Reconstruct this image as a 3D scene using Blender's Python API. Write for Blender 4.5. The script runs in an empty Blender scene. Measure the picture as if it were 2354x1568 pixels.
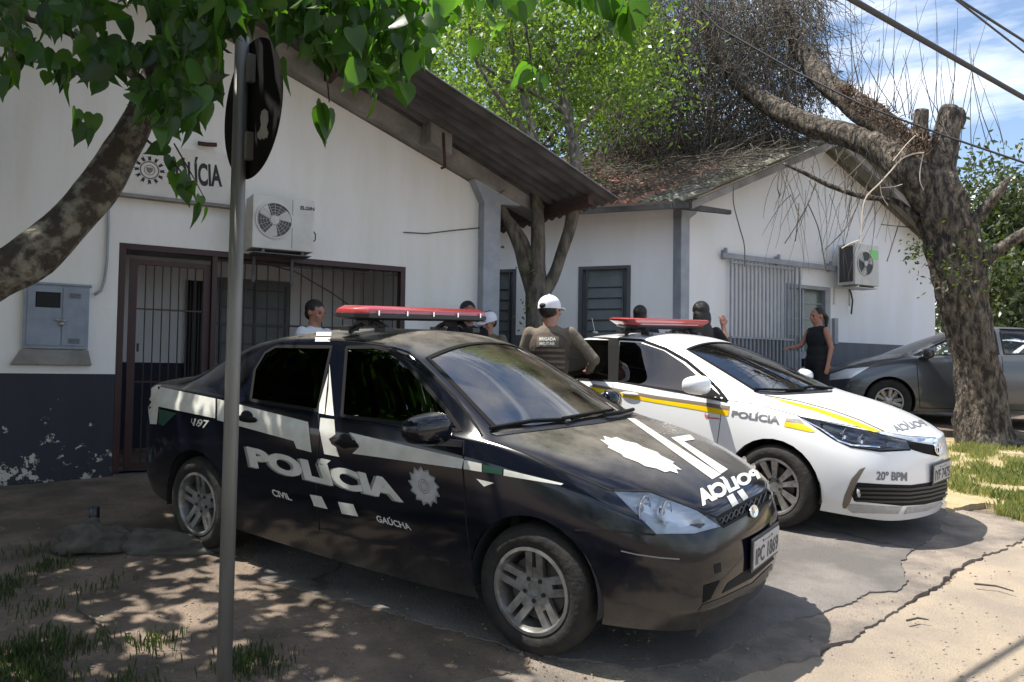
import bpy, bmesh, math, random
import numpy as np
from mathutils import Vector, Matrix, noise
from mathutils.bvhtree import BVHTree
from mathutils.geometry import tessellate_polygon
random.seed(7)
C = bpy.context.scene.collection
PI = math.pi
# ---------------------------------------------------------------- camera
F, PIT, ROL, HC = 1818.0, .0367, .0148, 1.595       # focal length in px of a 2354 px wide picture
GA, GB = -.012, .0677                                # slope of the forecourt
cp, sp, cr, sr = math.cos(PIT), math.sin(PIT), math.cos(ROL), math.sin(ROL)
FWD = Vector((0, cp, sp)); U0 = Vector((0, -sp, cp)); R0 = Vector((1, 0, 0))
RT = cr*R0+sr*U0; UP = -sr*R0+cr*U0; CO = Vector((0, 0, HC))
cam = bpy.data.objects.new('camera', bpy.data.cameras.new('camera')); C.objects.link(cam)
cam.data.sensor_width = 36; cam.data.lens = F/2354*36; cam.data.clip_end = 600; cam.data.clip_start = .05
M = Matrix((RT, UP, -FWD)).transposed().to_4x4(); M.translation = CO; cam.matrix_world = M
bpy.context.scene.camera = cam
# ---------------------------------------------------------------- light
SUN = Vector((-.43, .06, 1)).normalized()
el = math.asin(SUN.z); az = math.atan2(SUN.x, SUN.y)
w = bpy.data.worlds.new('World'); bpy.context.scene.world = w; w.use_nodes = True
nt = w.node_tree; nt.nodes.clear()
def nd(nt, t, **k):
    n = nt.nodes.new(t)
    for a, b in k.items(): setattr(n, a, b)
    return n
sk = nd(nt, 'ShaderNodeTexSky', sky_type='NISHITA', sun_disc=False, sun_elevation=el, sun_rotation=az, dust_density=1.0)
bg = nd(nt, 'ShaderNodeBackground'); bg.inputs[1].default_value = .12
tc = nd(nt, 'ShaderNodeTexCoord'); mp = nd(nt, 'ShaderNodeMapping'); mp.inputs['Scale'].default_value = (1.1, 1.6, 5.5)
mp.inputs['Rotation'].default_value = (.0, .30, .0)
nz = nd(nt, 'ShaderNodeTexNoise'); nz.inputs['Scale'].default_value = 2.3; nz.inputs['Detail'].default_value = 9; nz.inputs['Roughness'].default_value = .55
rp = nd(nt, 'ShaderNodeValToRGB'); rp.color_ramp.elements[0].position = .46; rp.color_ramp.elements[1].position = .66
mx = nd(nt, 'ShaderNodeMix', data_type='RGBA'); mx.inputs['B'].default_value = (7.4, 7.7, 8.2, 1)
ot = nd(nt, 'ShaderNodeOutputWorld'); L = nt.links.new
L(tc.outputs['Generated'], mp.inputs[0]); L(mp.outputs[0], nz.inputs['Vector']); L(nz.outputs[0], rp.inputs[0]); L(rp.outputs[0], mx.inputs['Factor'])
L(sk.outputs[0], mx.inputs['A']); L(mx.outputs['Result'], bg.inputs[0]); L(bg.outputs[0], ot.inputs[0])
sl = bpy.data.lights.new('sun', 'SUN'); sl.energy = 5.0; sl.angle = math.radians(.53); sl.color = (1, .95, .87)
so = bpy.data.objects.new('sun', sl); C.objects.link(so); so.rotation_euler = SUN.to_track_quat('Z', 'Y').to_euler()
sc = bpy.context.scene
sc.view_settings.view_transform = 'Standard'; sc.view_settings.look = 'None'; sc.view_settings.exposure = .88; sc.view_settings.gamma = 1
sc.cycles.max_bounces = 7; sc.cycles.transparent_max_bounces = 24

# ---------------------------------------------------------------- projection helpers (px of a 2354 x 1568 picture)
def ray(u, v): return FWD+RT*((u-1177)/F)-UP*((v-784)/F)
def aty(u, v, Y): d = ray(u, v); return CO+d*(Y/d.y)
def gz(x, y):
    yy = y if y < 15 else 15+(y-15)*.15
    if y < -4: yy = -4+(y+4)*.1
    xx = max(-12, min(12, x))
    return GA*xx+GB*yy
def gnd(u, v):
    d = ray(u, v); n = Vector((-GA, -GB, 1)); return CO+d*(-(CO.dot(n))/d.dot(n))
def pj(P):
    d = Vector(P)-CO; z = d.dot(FWD)
    if z < .05: return (-9999, -9999)
    return (1177+F*d.dot(RT)/z, 784-F*d.dot(UP)/z)
# ---------------------------------------------------------------- object helpers
WM = {}
def link(o, parent=None, wm=None):
    C.objects.link(o)
    if parent is not None: o.parent = parent; WM[o.name] = WM[parent.name] @ (wm or Matrix())
    else: WM[o.name] = wm or Matrix()
    return o
def tag(o, label=None, cat=None, group=None, kind=None):
    for k, v in (('label', label), ('category', cat), ('group', group), ('kind', kind)):
        if v: o[k] = v
    return o
def thing(name, label, cat, wm=None, group=None):
    o = bpy.data.objects.new(name, None); wm = wm or Matrix(); o.matrix_world = wm; o.empty_display_size = .2
    link(o, None, wm); WM[o.name] = wm; return tag(o, label, cat, group)
class MB:
    def __init__(s): s.v = []; s.f = []; s.m = []; s.mi = 0
    def add(s, vs, fs):
        n = len(s.v); s.v += [tuple(p) for p in vs]
        for f in fs: s.f.append([i+n for i in f]); s.m.append(s.mi)
        return s
    def box(s, c, d, R=None):
        hx, hy, hz = d[0]/2, d[1]/2, d[2]/2; c = Vector(c)
        vs = [Vector((x, y, z)) for x in (-hx, hx) for y in (-hy, hy) for z in (-hz, hz)]
        if R is not None: vs = [R @ p for p in vs]
        return s.add([c+p for p in vs], [(0, 1, 3, 2), (4, 6, 7, 5), (0, 4, 5, 1), (2, 3, 7, 6), (0, 2, 6, 4), (1, 5, 7, 3)])
    def prism(s, poly, vec):
        poly = [Vector(p) for p in poly]; n = len(poly); vec = Vector(vec)
        fs = [tuple(range(n)), tuple(range(2*n-1, n-1, -1))]+[(i, i+n, (i+1) % n+n, (i+1) % n) for i in range(n)]
        return s.add(poly+[p+vec for p in poly], fs)
    def tube(s, pts, r, n=8, cap=True):
        pts = [Vector(p) for p in pts]; k = len(pts)
        if not isinstance(r, (list, tuple)): r = [r]*k
        vs = []; up = None
        for i, p in enumerate(pts):
            t = (pts[min(i+1, k-1)]-pts[max(i-1, 0)])
            if t.length < 1e-9: t = Vector((0, 0, 1))
            t.normalize()
            if up is None: up = Vector((0, 0, 1)) if abs(t.z) < .9 else Vector((1, 0, 0))
            a = (up-t*up.dot(t)).normalized(); b = t.cross(a); up = a
            for j in range(n):
                an = 2*PI*j/n; vs.append(p+(a*math.cos(an)+b*math.sin(an))*r[i])
        fs = [(i*n+j, i*n+(j+1) % n, (i+1)*n+(j+1) % n, (i+1)*n+j) for i in range(k-1) for j in range(n)]
        if cap: fs += [tuple(range(n-1, -1, -1)), tuple((k-1)*n+j for j in range(n))]
        return s.add(vs, fs)
    def lathe(s, prof, n=32, mat=None, cap=False):          # profile of (radius, height) about +Z
        mat = mat or Matrix(); vs = [mat @ Vector((r*math.cos(2*PI*j/n), r*math.sin(2*PI*j/n), h)) for r, h in prof for j in range(n)]
        k = len(prof); fs = [(i*n+j, i*n+(j+1) % n, (i+1)*n+(j+1) % n, (i+1)*n+j) for i in range(k-1) for j in range(n)]
        if cap: fs += [tuple(range(n-1, -1, -1)), tuple((k-1)*n+j for j in range(n))]
        return s.add(vs, fs)
    def ell(s, c, r, n=12, R=None):
        vs = []; c = Vector(c)
        for i in range(n//2+1):
            th = PI*i/(n//2)
            for j in range(n):
                p = Vector((r[0]*math.sin(th)*math.cos(2*PI*j/n), r[1]*math.sin(th)*math.sin(2*PI*j/n), r[2]*math.cos(th)))
                vs.append(c+(R @ p if R is not None else p))
        return s.add(vs, [(i*n+j, i*n+(j+1) % n, (i+1)*n+(j+1) % n, (i+1)*n+j) for i in range(n//2) for j in range(n)])
    def build(s, name, mats, parent=None, world=False, smooth=False, bevel=0, solid=0, wm=None, norm=True, auto=None):
        me = bpy.data.meshes.new(name); me.from_pydata(s.v, [], s.f)
        if not isinstance(mats, (list, tuple)): mats = [mats]
        for m in mats: me.materials.append(m)
        if len(mats) > 1: me.polygons.foreach_set('material_index', s.m)
        o = bpy.data.objects.new(name, me); link(o, parent, wm)
        if world and parent is not None: me.transform(WM[parent.name].inverted())
        if norm:
            bm = bmesh.new(); bm.from_mesh(me); bmesh.ops.remove_doubles(bm, verts=bm.verts, dist=1e-6)
            bmesh.ops.recalc_face_normals(bm, faces=bm.faces)
            if bevel: bmesh.ops.bevel(bm, geom=[e for e in bm.edges if len(e.link_faces) == 2 and e.calc_face_angle(0) > .5], offset=bevel, segments=2, affect='EDGES', profile=.6)
            bm.to_mesh(me); bm.free()
        if smooth: me.shade_smooth() if hasattr(me, 'shade_smooth') else me.polygons.foreach_set('use_smooth', [True]*len(me.polygons))
        if auto: me.set_sharp_from_angle(angle=auto)
        return o
# ---------------------------------------------------------------- materials
def new(name):
    m = bpy.data.materials.new(name); m.use_nodes = True; nt = m.node_tree
    return m, nt, nt.nodes['Principled BSDF']
def mat(name, c, c2=None, rough=.6, metal=0, scale=8, lo=.35, hi=.65, bump=0, bscale=None, coat=0, detail=6, spec=.5, dist=.02, sub=None, stretch=None, coord='Object'):
    m, nt, b = new(name); L = nt.links.new
    b.inputs['Roughness'].default_value = rough; b.inputs['Metallic'].default_value = metal; b.inputs['Base Color'].default_value = (*c, 1)
    b.inputs['Coat Weight'].default_value = coat; b.inputs['Coat Roughness'].default_value = .04; b.inputs['Specular IOR Level'].default_value = spec
    tc = nd(nt, 'ShaderNodeTexCoord'); mp = nd(nt, 'ShaderNodeMapping'); L(tc.outputs[coord], mp.inputs[0])
    if stretch: mp.inputs['Scale'].default_value = stretch
    if c2:
        n = nd(nt, 'ShaderNodeTexNoise'); n.inputs['Scale'].default_value = scale; n.inputs['Detail'].default_value = detail; n.inputs['Roughness'].default_value = .62
        r = nd(nt, 'ShaderNodeValToRGB'); r.color_ramp.elements[0].position = lo; r.color_ramp.elements[1].position = hi
        r.color_ramp.elements[0].color = (*c, 1); r.color_ramp.elements[1].color = (*c2, 1)
        L(mp.outputs[0], n.inputs['Vector']); L(n.outputs[0], r.inputs[0]); L(r.outputs[0], b.inputs['Base Color'])
    if bump:
        n = nd(nt, 'ShaderNodeTexNoise'); n.inputs['Scale'].default_value = bscale or scale*3; n.inputs['Detail'].default_value = 8
        bn = nd(nt, 'ShaderNodeBump'); bn.inputs['Strength'].default_value = bump; bn.inputs['Distance'].default_value = dist
        L(mp.outputs[0], n.inputs['Vector']); L(n.outputs[0], bn.inputs['Height']); L(bn.outputs[0], b.inputs['Normal'])
    return m
def glass(name, tint=(.5, .6, .55), refl=1.0, rough=.0, dirt=0):
    m, nt, b = new(name); L = nt.links.new; nt.nodes.remove(b); o = nt.nodes['Material Output']
    t = nd(nt, 'ShaderNodeBsdfTransparent'); t.inputs[0].default_value = (*tint, 1)
    g = nd(nt, 'ShaderNodeBsdfGlossy'); g.inputs['Roughness'].default_value = rough; g.inputs[0].default_value = (1, 1, 1, 1)
    fr = nd(nt, 'ShaderNodeFresnel'); fr.inputs[0].default_value = 1.45+.25*refl
    mx = nd(nt, 'ShaderNodeMixShader'); L(fr.outputs[0], mx.inputs[0]); L(t.outputs[0], mx.inputs[1]); L(g.outputs[0], mx.inputs[2])
    if dirt:  # dirt film; its pale tone also stands in for veiling glare
        d = nd(nt, 'ShaderNodeBsdfDiffuse'); d.inputs[0].default_value = (.36, .31, .22, 1); m2 = nd(nt, 'ShaderNodeMixShader')
        n = nd(nt, 'ShaderNodeTexNoise'); n.inputs['Scale'].default_value = 5; n.inputs['Detail'].default_value = 5; tc = nd(nt, 'ShaderNodeTexCoord')
        r = nd(nt, 'ShaderNodeMapRange'); r.inputs[1].default_value = .3; r.inputs[2].default_value = .8; r.inputs[4].default_value = dirt
        L(tc.outputs['Object'], n.inputs['Vector']); L(n.outputs[0], r.inputs[0]); L(r.outputs[0], m2.inputs[0]); L(mx.outputs[0], m2.inputs[1]); L(d.outputs[0], m2.inputs[2]); mx = m2
    L(mx.outputs[0], o.inputs[0]); return m
def leafmat(name, c, c2, trans=.45, rough=.4):
    m, nt, b = new(name); L = nt.links.new; o = nt.nodes['Material Output']
    gm = nd(nt, 'ShaderNodeNewGeometry'); mxc = nd(nt, 'ShaderNodeMix', data_type='RGBA'); mxc.inputs['A'].default_value = (*c, 1); mxc.inputs['B'].default_value = (*c2, 1)
    L(gm.outputs['Random Per Island'], mxc.inputs['Factor']); L(mxc.outputs['Result'], b.inputs['Base Color']); b.inputs['Roughness'].default_value = rough
    t = nd(nt, 'ShaderNodeBsdfTranslucent'); mul = nd(nt, 'ShaderNodeMix', data_type='RGBA', blend_type='MULTIPLY'); mul.inputs['Factor'].default_value = 1; mul.inputs['B'].default_value = (2.2, 2.4, .7, 1)
    L(mxc.outputs['Result'], mul.inputs['A']); L(mul.outputs['Result'], t.inputs[0])
    mx = nd(nt, 'ShaderNodeMixShader'); mx.inputs[0].default_value = trans; L(b.outputs[0], mx.inputs[1]); L(t.outputs[0], mx.inputs[2]); L(mx.outputs[0], o.inputs[0]); return m
def m_banded(name, top, low, z0, peel=.5, chip=(.5, .48, .42), streak=.11):     # painted wall: upper colour, dado colour below z0, chipped paint low down
    m, nt, b = new(name); L = nt.links.new; b.inputs['Roughness'].default_value = .75
    tc = nd(nt, 'ShaderNodeTexCoord'); sx = nd(nt, 'ShaderNodeSeparateXYZ'); L(tc.outputs['Object'], sx.inputs[0])
    gt = nd(nt, 'ShaderNodeMath', operation='GREATER_THAN'); gt.inputs[1].default_value = z0; L(sx.outputs['Z'], gt.inputs[0])
    n = nd(nt, 'ShaderNodeTexNoise'); n.inputs['Scale'].default_value = 1.1; n.inputs['Detail'].default_value = 9; n.inputs['Roughness'].default_value = .65; mp = nd(nt, 'ShaderNodeMapping'); mp.inputs['Scale'].default_value = (2.6, 2.6, .4)
    L(tc.outputs['Object'], mp.inputs[0]); L(mp.outputs[0], n.inputs['Vector'])
    r = nd(nt, 'ShaderNodeValToRGB'); r.color_ramp.elements[0].position = .35; r.color_ramp.elements[1].position = .7
    r.color_ramp.elements[0].color = (*top, 1); r.color_ramp.elements[1].color = (*[x*(1-streak) for x in top[:2]], top[2]*(1-streak*1.6), 1); L(n.outputs[0], r.inputs[0])
    r2 = nd(nt, 'ShaderNodeValToRGB'); r2.color_ramp.elements[0].color = (*low, 1); r2.color_ramp.elements[1].color = (*[x*1.9+.01 for x in low], 1); L(n.outputs[0], r2.inputs[0])
    n2 = nd(nt, 'ShaderNodeTexNoise'); n2.inputs['Scale'].default_value = 6.5; n2.inputs['Detail'].default_value = 9; n2.inputs['Roughness'].default_value = .72; L(tc.outputs['Object'], n2.inputs['Vector'])
    # chips get likelier towards the ground, where splashes lift the paint
    mr = nd(nt, 'ShaderNodeMapRange'); mr.inputs[1].default_value = z0-1.05; mr.inputs[2].default_value = z0-.1; mr.inputs[3].default_value = peel; mr.inputs[4].default_value = peel+.16; L(sx.outputs['Z'], mr.inputs[0])
    g2 = nd(nt, 'ShaderNodeMath', operation='GREATER_THAN'); L(n2.outputs[0], g2.inputs[0]); L(mr.outputs[0], g2.inputs[1])
    mc = nd(nt, 'ShaderNodeMix', data_type='RGBA'); mc.inputs['B'].default_value = (*chip, 1); L(g2.outputs[0], mc.inputs['Factor']); L(r2.outputs[0], mc.inputs['A'])
    mm = nd(nt, 'ShaderNodeMix', data_type='RGBA'); L(gt.outputs[0], mm.inputs['Factor']); L(mc.outputs['Result'], mm.inputs['A']); L(r.outputs[0], mm.inputs['B']); L(mm.outputs['Result'], b.inputs['Base Color'])
    bn = nd(nt, 'ShaderNodeBump'); bn.inputs['Strength'].default_value = .35; bn.inputs['Distance'].default_value = .01; n3 = nd(nt, 'ShaderNodeTexNoise'); n3.inputs['Scale'].default_value = 14; n3.inputs['Detail'].default_value = 8
    L(tc.outputs['Object'], n3.inputs['Vector']); L(n3.outputs[0], bn.inputs['Height']); L(bn.outputs[0], b.inputs['Normal']); return m
def m_dusty(name, c, dust, amt, rough=.25, coat=.8, metal=0, scale=3.5):          # car paint with dust lying on the faces that look up
    m, nt, b = new(name); L = nt.links.new
    gm = nd(nt, 'ShaderNodeNewGeometry'); sx = nd(nt, 'ShaderNodeSeparateXYZ'); L(gm.outputs['Normal'], sx.inputs[0])
    mr = nd(nt, 'ShaderNodeMapRange'); mr.inputs[1].default_value = .80; mr.inputs[2].default_value = .99; mr.inputs[4].default_value = amt; L(sx.outputs['Z'], mr.inputs[0])
    tc = nd(nt, 'ShaderNodeTexCoord'); n = nd(nt, 'ShaderNodeTexNoise'); n.inputs['Scale'].default_value = scale; n.inputs['Detail'].default_value = 9; n.inputs['Roughness'].default_value = .68; L(tc.outputs['Object'], n.inputs['Vector'])
    m3 = nd(nt, 'ShaderNodeMapRange'); m3.inputs[1].default_value = .3; m3.inputs[2].default_value = .68; m3.inputs[3].default_value = .15; L(n.outputs[0], m3.inputs[0])
    # road dirt low on the flanks
    s2 = nd(nt, 'ShaderNodeSeparateXYZ'); L(tc.outputs['Object'], s2.inputs[0]); lw = nd(nt, 'ShaderNodeMapRange'); lw.inputs[1].default_value = .50; lw.inputs[2].default_value = .15; lw.inputs[3].default_value = .0; lw.inputs[4].default_value = amt*.35; L(s2.outputs['Z'], lw.inputs[0])
    mxm = nd(nt, 'ShaderNodeMath', operation='MAXIMUM'); L(mr.outputs[0], mxm.inputs[0]); L(lw.outputs[0], mxm.inputs[1])
    mu = nd(nt, 'ShaderNodeMath', operation='MULTIPLY'); L(mxm.outputs[0], mu.inputs[0]); L(m3.outputs[0], mu.inputs[1])
    mc = nd(nt, 'ShaderNodeMix', data_type='RGBA'); mc.inputs['A'].default_value = (*c, 1); mc.inputs['B'].default_value = (*dust, 1); L(mu.outputs[0], mc.inputs['Factor']); L(mc.outputs['Result'], b.inputs['Base Color'])
    rr = nd(nt, 'ShaderNodeMapRange'); rr.inputs[3].default_value = rough; rr.inputs[4].default_value = .8; L(mu.outputs[0], rr.inputs[0]); L(rr.outputs[0], b.inputs['Roughness'])
    ct = nd(nt, 'ShaderNodeMapRange'); ct.inputs[3].default_value = coat; ct.inputs[4].default_value = 0; L(mu.outputs[0], ct.inputs[0]); L(ct.outputs[0], b.inputs['Coat Weight'])
    b.inputs['Metallic'].default_value = metal; b.inputs['Coat Roughness'].default_value = .06; return m
MT = dict(
 blackpaint=m_dusty('black_paint', (.004, .005, .010), (.36, .32, .25), .52, rough=.10, coat=.0),
 whitepaint=m_dusty('white_paint', (.74, .75, .76), (.5, .45, .36), .18, rough=.3),
 greypaint=m_dusty('grey_paint', (.085, .09, .10), (.3, .27, .22), .35, rough=.3, metal=.5),
 palepaint=m_dusty('pale_paint', (.8, .8, .8), (.4, .38, .33), .1, rough=.3),
 decal=mat('white_vinyl', (.62, .62, .58), (.5, .5, .45), rough=.45, scale=9), decalg=mat('grey_vinyl', (.2, .2, .19), rough=.5),
 decalgreen=mat('green_vinyl', (.004, .05, .03), rough=.4), deckblack=mat('black_vinyl', (.06, .055, .055), rough=.4), yellow=mat('yellow_vinyl', (.85, .62, .0), (.8, .5, 0), rough=.4, scale=2),
 brown=mat('brown_vinyl', (.16, .13, .10), rough=.45), red=mat('red_vinyl', (.55, .05, .04), rough=.5), greyvin=mat('gray_lettering', (.16, .16, .17), rough=.5),
 rubber=mat('rubber', (.006, .006, .006), rough=.85, spec=.2), plastic=mat('black_plastic', (.018, .018, .02), rough=.45), seam=mat('seam', (.004, .004, .004), rough=.9),
 greyseam=mat('grey_seam', (.05, .05, .05), rough=.9),  # plain grey for the white sedan's panel gaps
 tyre=mat('tyre_rubber', (.010, .010, .010), (.025, .021, .017), rough=.85, scale=12, bump=.3), alloy=mat('alloy', (.42, .42, .42), (.22, .21, .19), rough=.38, metal=.75, scale=14),
 chrome=mat('chrome', (.85, .86, .88), rough=.1, metal=1), lampbowl=mat('lamp_bowl', (.82, .86, .9), rough=.35, metal=.35), darkbowl=mat('dark_lamp_bowl', (.12, .13, .16), rough=.25, metal=.6), disc=mat('brake_disc', (.1, .09, .085), rough=.5, metal=.7),
 interior=mat('interior_cloth', (.022, .022, .024), rough=.9), seat=mat('seat_cloth', (.05, .048, .046), rough=.9), dash=mat('dashboard', (.05, .05, .052), rough=.6),
 wsA=glass('dusty_glare_windscreen', (.38, .44, .44), 5.5, .0, .2), wsB=glass('windscreen_glass', (.4, .47, .45), 3.6, .0), sideA=glass('tinted_glass', (.035, .038, .04), .35), sideB=glass('green_glass', (.16, .22, .2), 1.0),
 lens=glass('lamp_lens', (.9, .92, .95), .6), redlens=None, plate=mat('plate_grey', (.42, .42, .43), (.34, .33, .32), rough=.5, scale=20), plateink=mat('plate_ink', (.04, .04, .05), rough=.6),
 orange=mat('indicator', (.7, .25, .03), rough=.3), tail=mat('tail_lamp', (.3, .01, .01), rough=.2, coat=1),
 wall1=m_banded('painted_wall_navy_dado', (.80, .79, .775), (.016, .0165, .024), 1.50, .525),
 wall2=m_banded('painted_wall_grey_dado', (.80, .80, .82), (.075, .08, .095), 2.16, .60, (.3, .3, .3), .08),
 porch=m_banded('porch_wall_navy_dado', (.78, .78, .82), (.008, .009, .02), 1.62, .75),
 concrete=mat('grey_concrete', (.30, .29, .27), (.17, .16, .145), rough=.85, scale=3, bump=.3, bscale=30), bluegrey=mat('blue_grey_paint', (.36, .39, .43), (.27, .295, .33), rough=.7, scale=4),
 darkgrey=mat('dark_grey_paint', (.10, .105, .12), (.07, .073, .085), rough=.6, scale=4), fibre=mat('fibre_cement', (.115, .112, .11), (.05, .05, .052), rough=.9, scale=2.2, bump=.2),
 mossy=mat('mossy_roof', (.26, .25, .23), (.14, .15, .08), rough=.95, scale=2.5, bump=.3), terracotta=mat('terracotta_roof', (.45, .22, .16), (.25, .15, .12), rough=.9, scale=3),
 maroon=mat('maroon_paint', (.045, .012, .012), (.025, .008, .009), rough=.5, scale=5), brownwood=mat('red_brown_board', (.065, .032, .026), (.035, .02, .016), rough=.8, scale=4),
 blackiron=mat('black_iron', (.015, .013, .013), rough=.5), greyiron=mat('grey_iron', (.32, .34, .37), (.25, .26, .29), rough=.5, scale=5),
 shutter=mat('grey_shutter', (.14, .16, .165), (.10, .115, .12), rough=.5, scale=3), dark=mat('dark_inside', (.02, .02, .022), rough=.9), pane=mat('dim_pane', (.14, .17, .15), (.09, .11, .10), rough=.15, scale=2),
 acwhite=mat('ac_casing', (.60, .60, .57), (.5, .5, .46), rough=.5, scale=5), acgrille=mat('ac_dark_grille', (.06, .06, .065), rough=.5), metalbox=mat('meter_box_paint', (.27, .31, .38), (.2, .235, .29), rough=.5, scale=5),
 galv=mat('galvanised_steel', (.22, .215, .20), (.155, .15, .135), rough=.5, metal=.35, scale=8, stretch=(1, 1, .2)), signback=mat('sign_back', (.010, .010, .011), (.016, .016, .016), rough=.95, scale=6, spec=.1),
 ink=mat('black_ink', (.012, .012, .014), rough=.6), signwhite=mat('sign_white', (.66, .64, .60), (.58, .55, .50), rough=.6, scale=4), skin=mat('skin', (.38, .19, .13), (.33, .16, .11), rough=.55, scale=12), skin2=mat('tanned_skin', (.27, .13, .09), rough=.55),
 hair=mat('dark_hair', (.012, .009, .008), rough=.5, bump=.6, scale=30, stretch=(1, 1, .2)), navy=mat('navy_cloth', (.014, .015, .022), rough=.9, bump=.8, scale=5, bscale=7, dist=.03), whitecloth=mat('white_cloth', (.62, .65, .72), rough=.9, bump=.8, scale=5, bscale=7, dist=.03), blackcloth=mat('black_cloth', (.010, .010, .013), rough=.95, bump=.8, scale=5, bscale=7, dist=.03),
 khaki=mat('khaki_cloth', (.15, .125, .095), (.12, .10, .075), rough=.95, scale=12, bump=.8, bscale=8, dist=.03), vest=mat('brown_vest', (.075, .055, .044), (.06, .045, .036), rough=.95, scale=14, bump=.4), cap=mat('white_cap', (.72, .72, .78), rough=.8), greencard=mat('green_label', (.25, .62, .2), rough=.6),
 bark=mat('lichen_bark', (.035, .027, .02), (.17, .16, .125), rough=.95, scale=17, bump=1, bscale=26, lo=.46, hi=.62, dist=.03), bark2=mat('rough_bark', (.028, .024, .020), (.24, .195, .15), rough=.95, scale=10, bump=1.0, bscale=16, lo=.42, hi=.72, stretch=(1.7, 1.7, .7), dist=.08),
 bark3=mat('grey_bark', (.045, .038, .03), (.16, .145, .115), rough=.95, scale=7, bump=.6, bscale=20, stretch=(2, 2, .6), dist=.03), splinter=mat('splintered_wood', (.24, .16, .10), (.10, .07, .05), rough=.9, scale=6, bump=.6, stretch=(3, 3, .6)),
 twig=mat('dead_twigs', (.13, .112, .088), (.045, .040, .032), rough=.95, scale=3), paletwig=mat('pale_twig', (.55, .47, .38), rough=.8), cable=mat('black_cable', (.03, .028, .03), rough=.6),
 leafdark=leafmat('big_dark_leaves', (.013, .036, .010), (.045, .11, .018), .42), leaflit=leafmat('big_sunlit_leaves', (.022, .058, .012), (.07, .16, .025), .5), leafbright=leafmat('bright_leaves', (.06, .105, .024), (.15, .22, .06), .42), leafmid=leafmat('mid_leaves', (.028, .05, .013), (.07, .10, .025), .35),
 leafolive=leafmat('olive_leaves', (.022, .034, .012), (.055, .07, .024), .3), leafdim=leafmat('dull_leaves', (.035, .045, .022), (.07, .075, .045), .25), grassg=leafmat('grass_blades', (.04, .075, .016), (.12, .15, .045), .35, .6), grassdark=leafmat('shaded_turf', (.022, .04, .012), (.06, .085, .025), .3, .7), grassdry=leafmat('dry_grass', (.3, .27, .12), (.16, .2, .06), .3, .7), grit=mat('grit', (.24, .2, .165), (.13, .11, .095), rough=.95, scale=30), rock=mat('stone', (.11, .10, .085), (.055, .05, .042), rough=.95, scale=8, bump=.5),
 step=mat('step_concrete', (.3, .28, .26), (.2, .19, .17), rough=.9, scale=5), can=mat('dark_tin', (.03, .03, .04), rough=.3, metal=.4))
def redlens():
    m, nt, b = new('red_lens'); b.inputs['Base Color'].default_value = (.37, .04, .045, 1); b.inputs['Roughness'].default_value = .3; b.inputs['Coat Weight'].default_value = 1
    b.inputs['Subsurface Weight'].default_value = .0; return m
MT['redlens'] = redlens()

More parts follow.
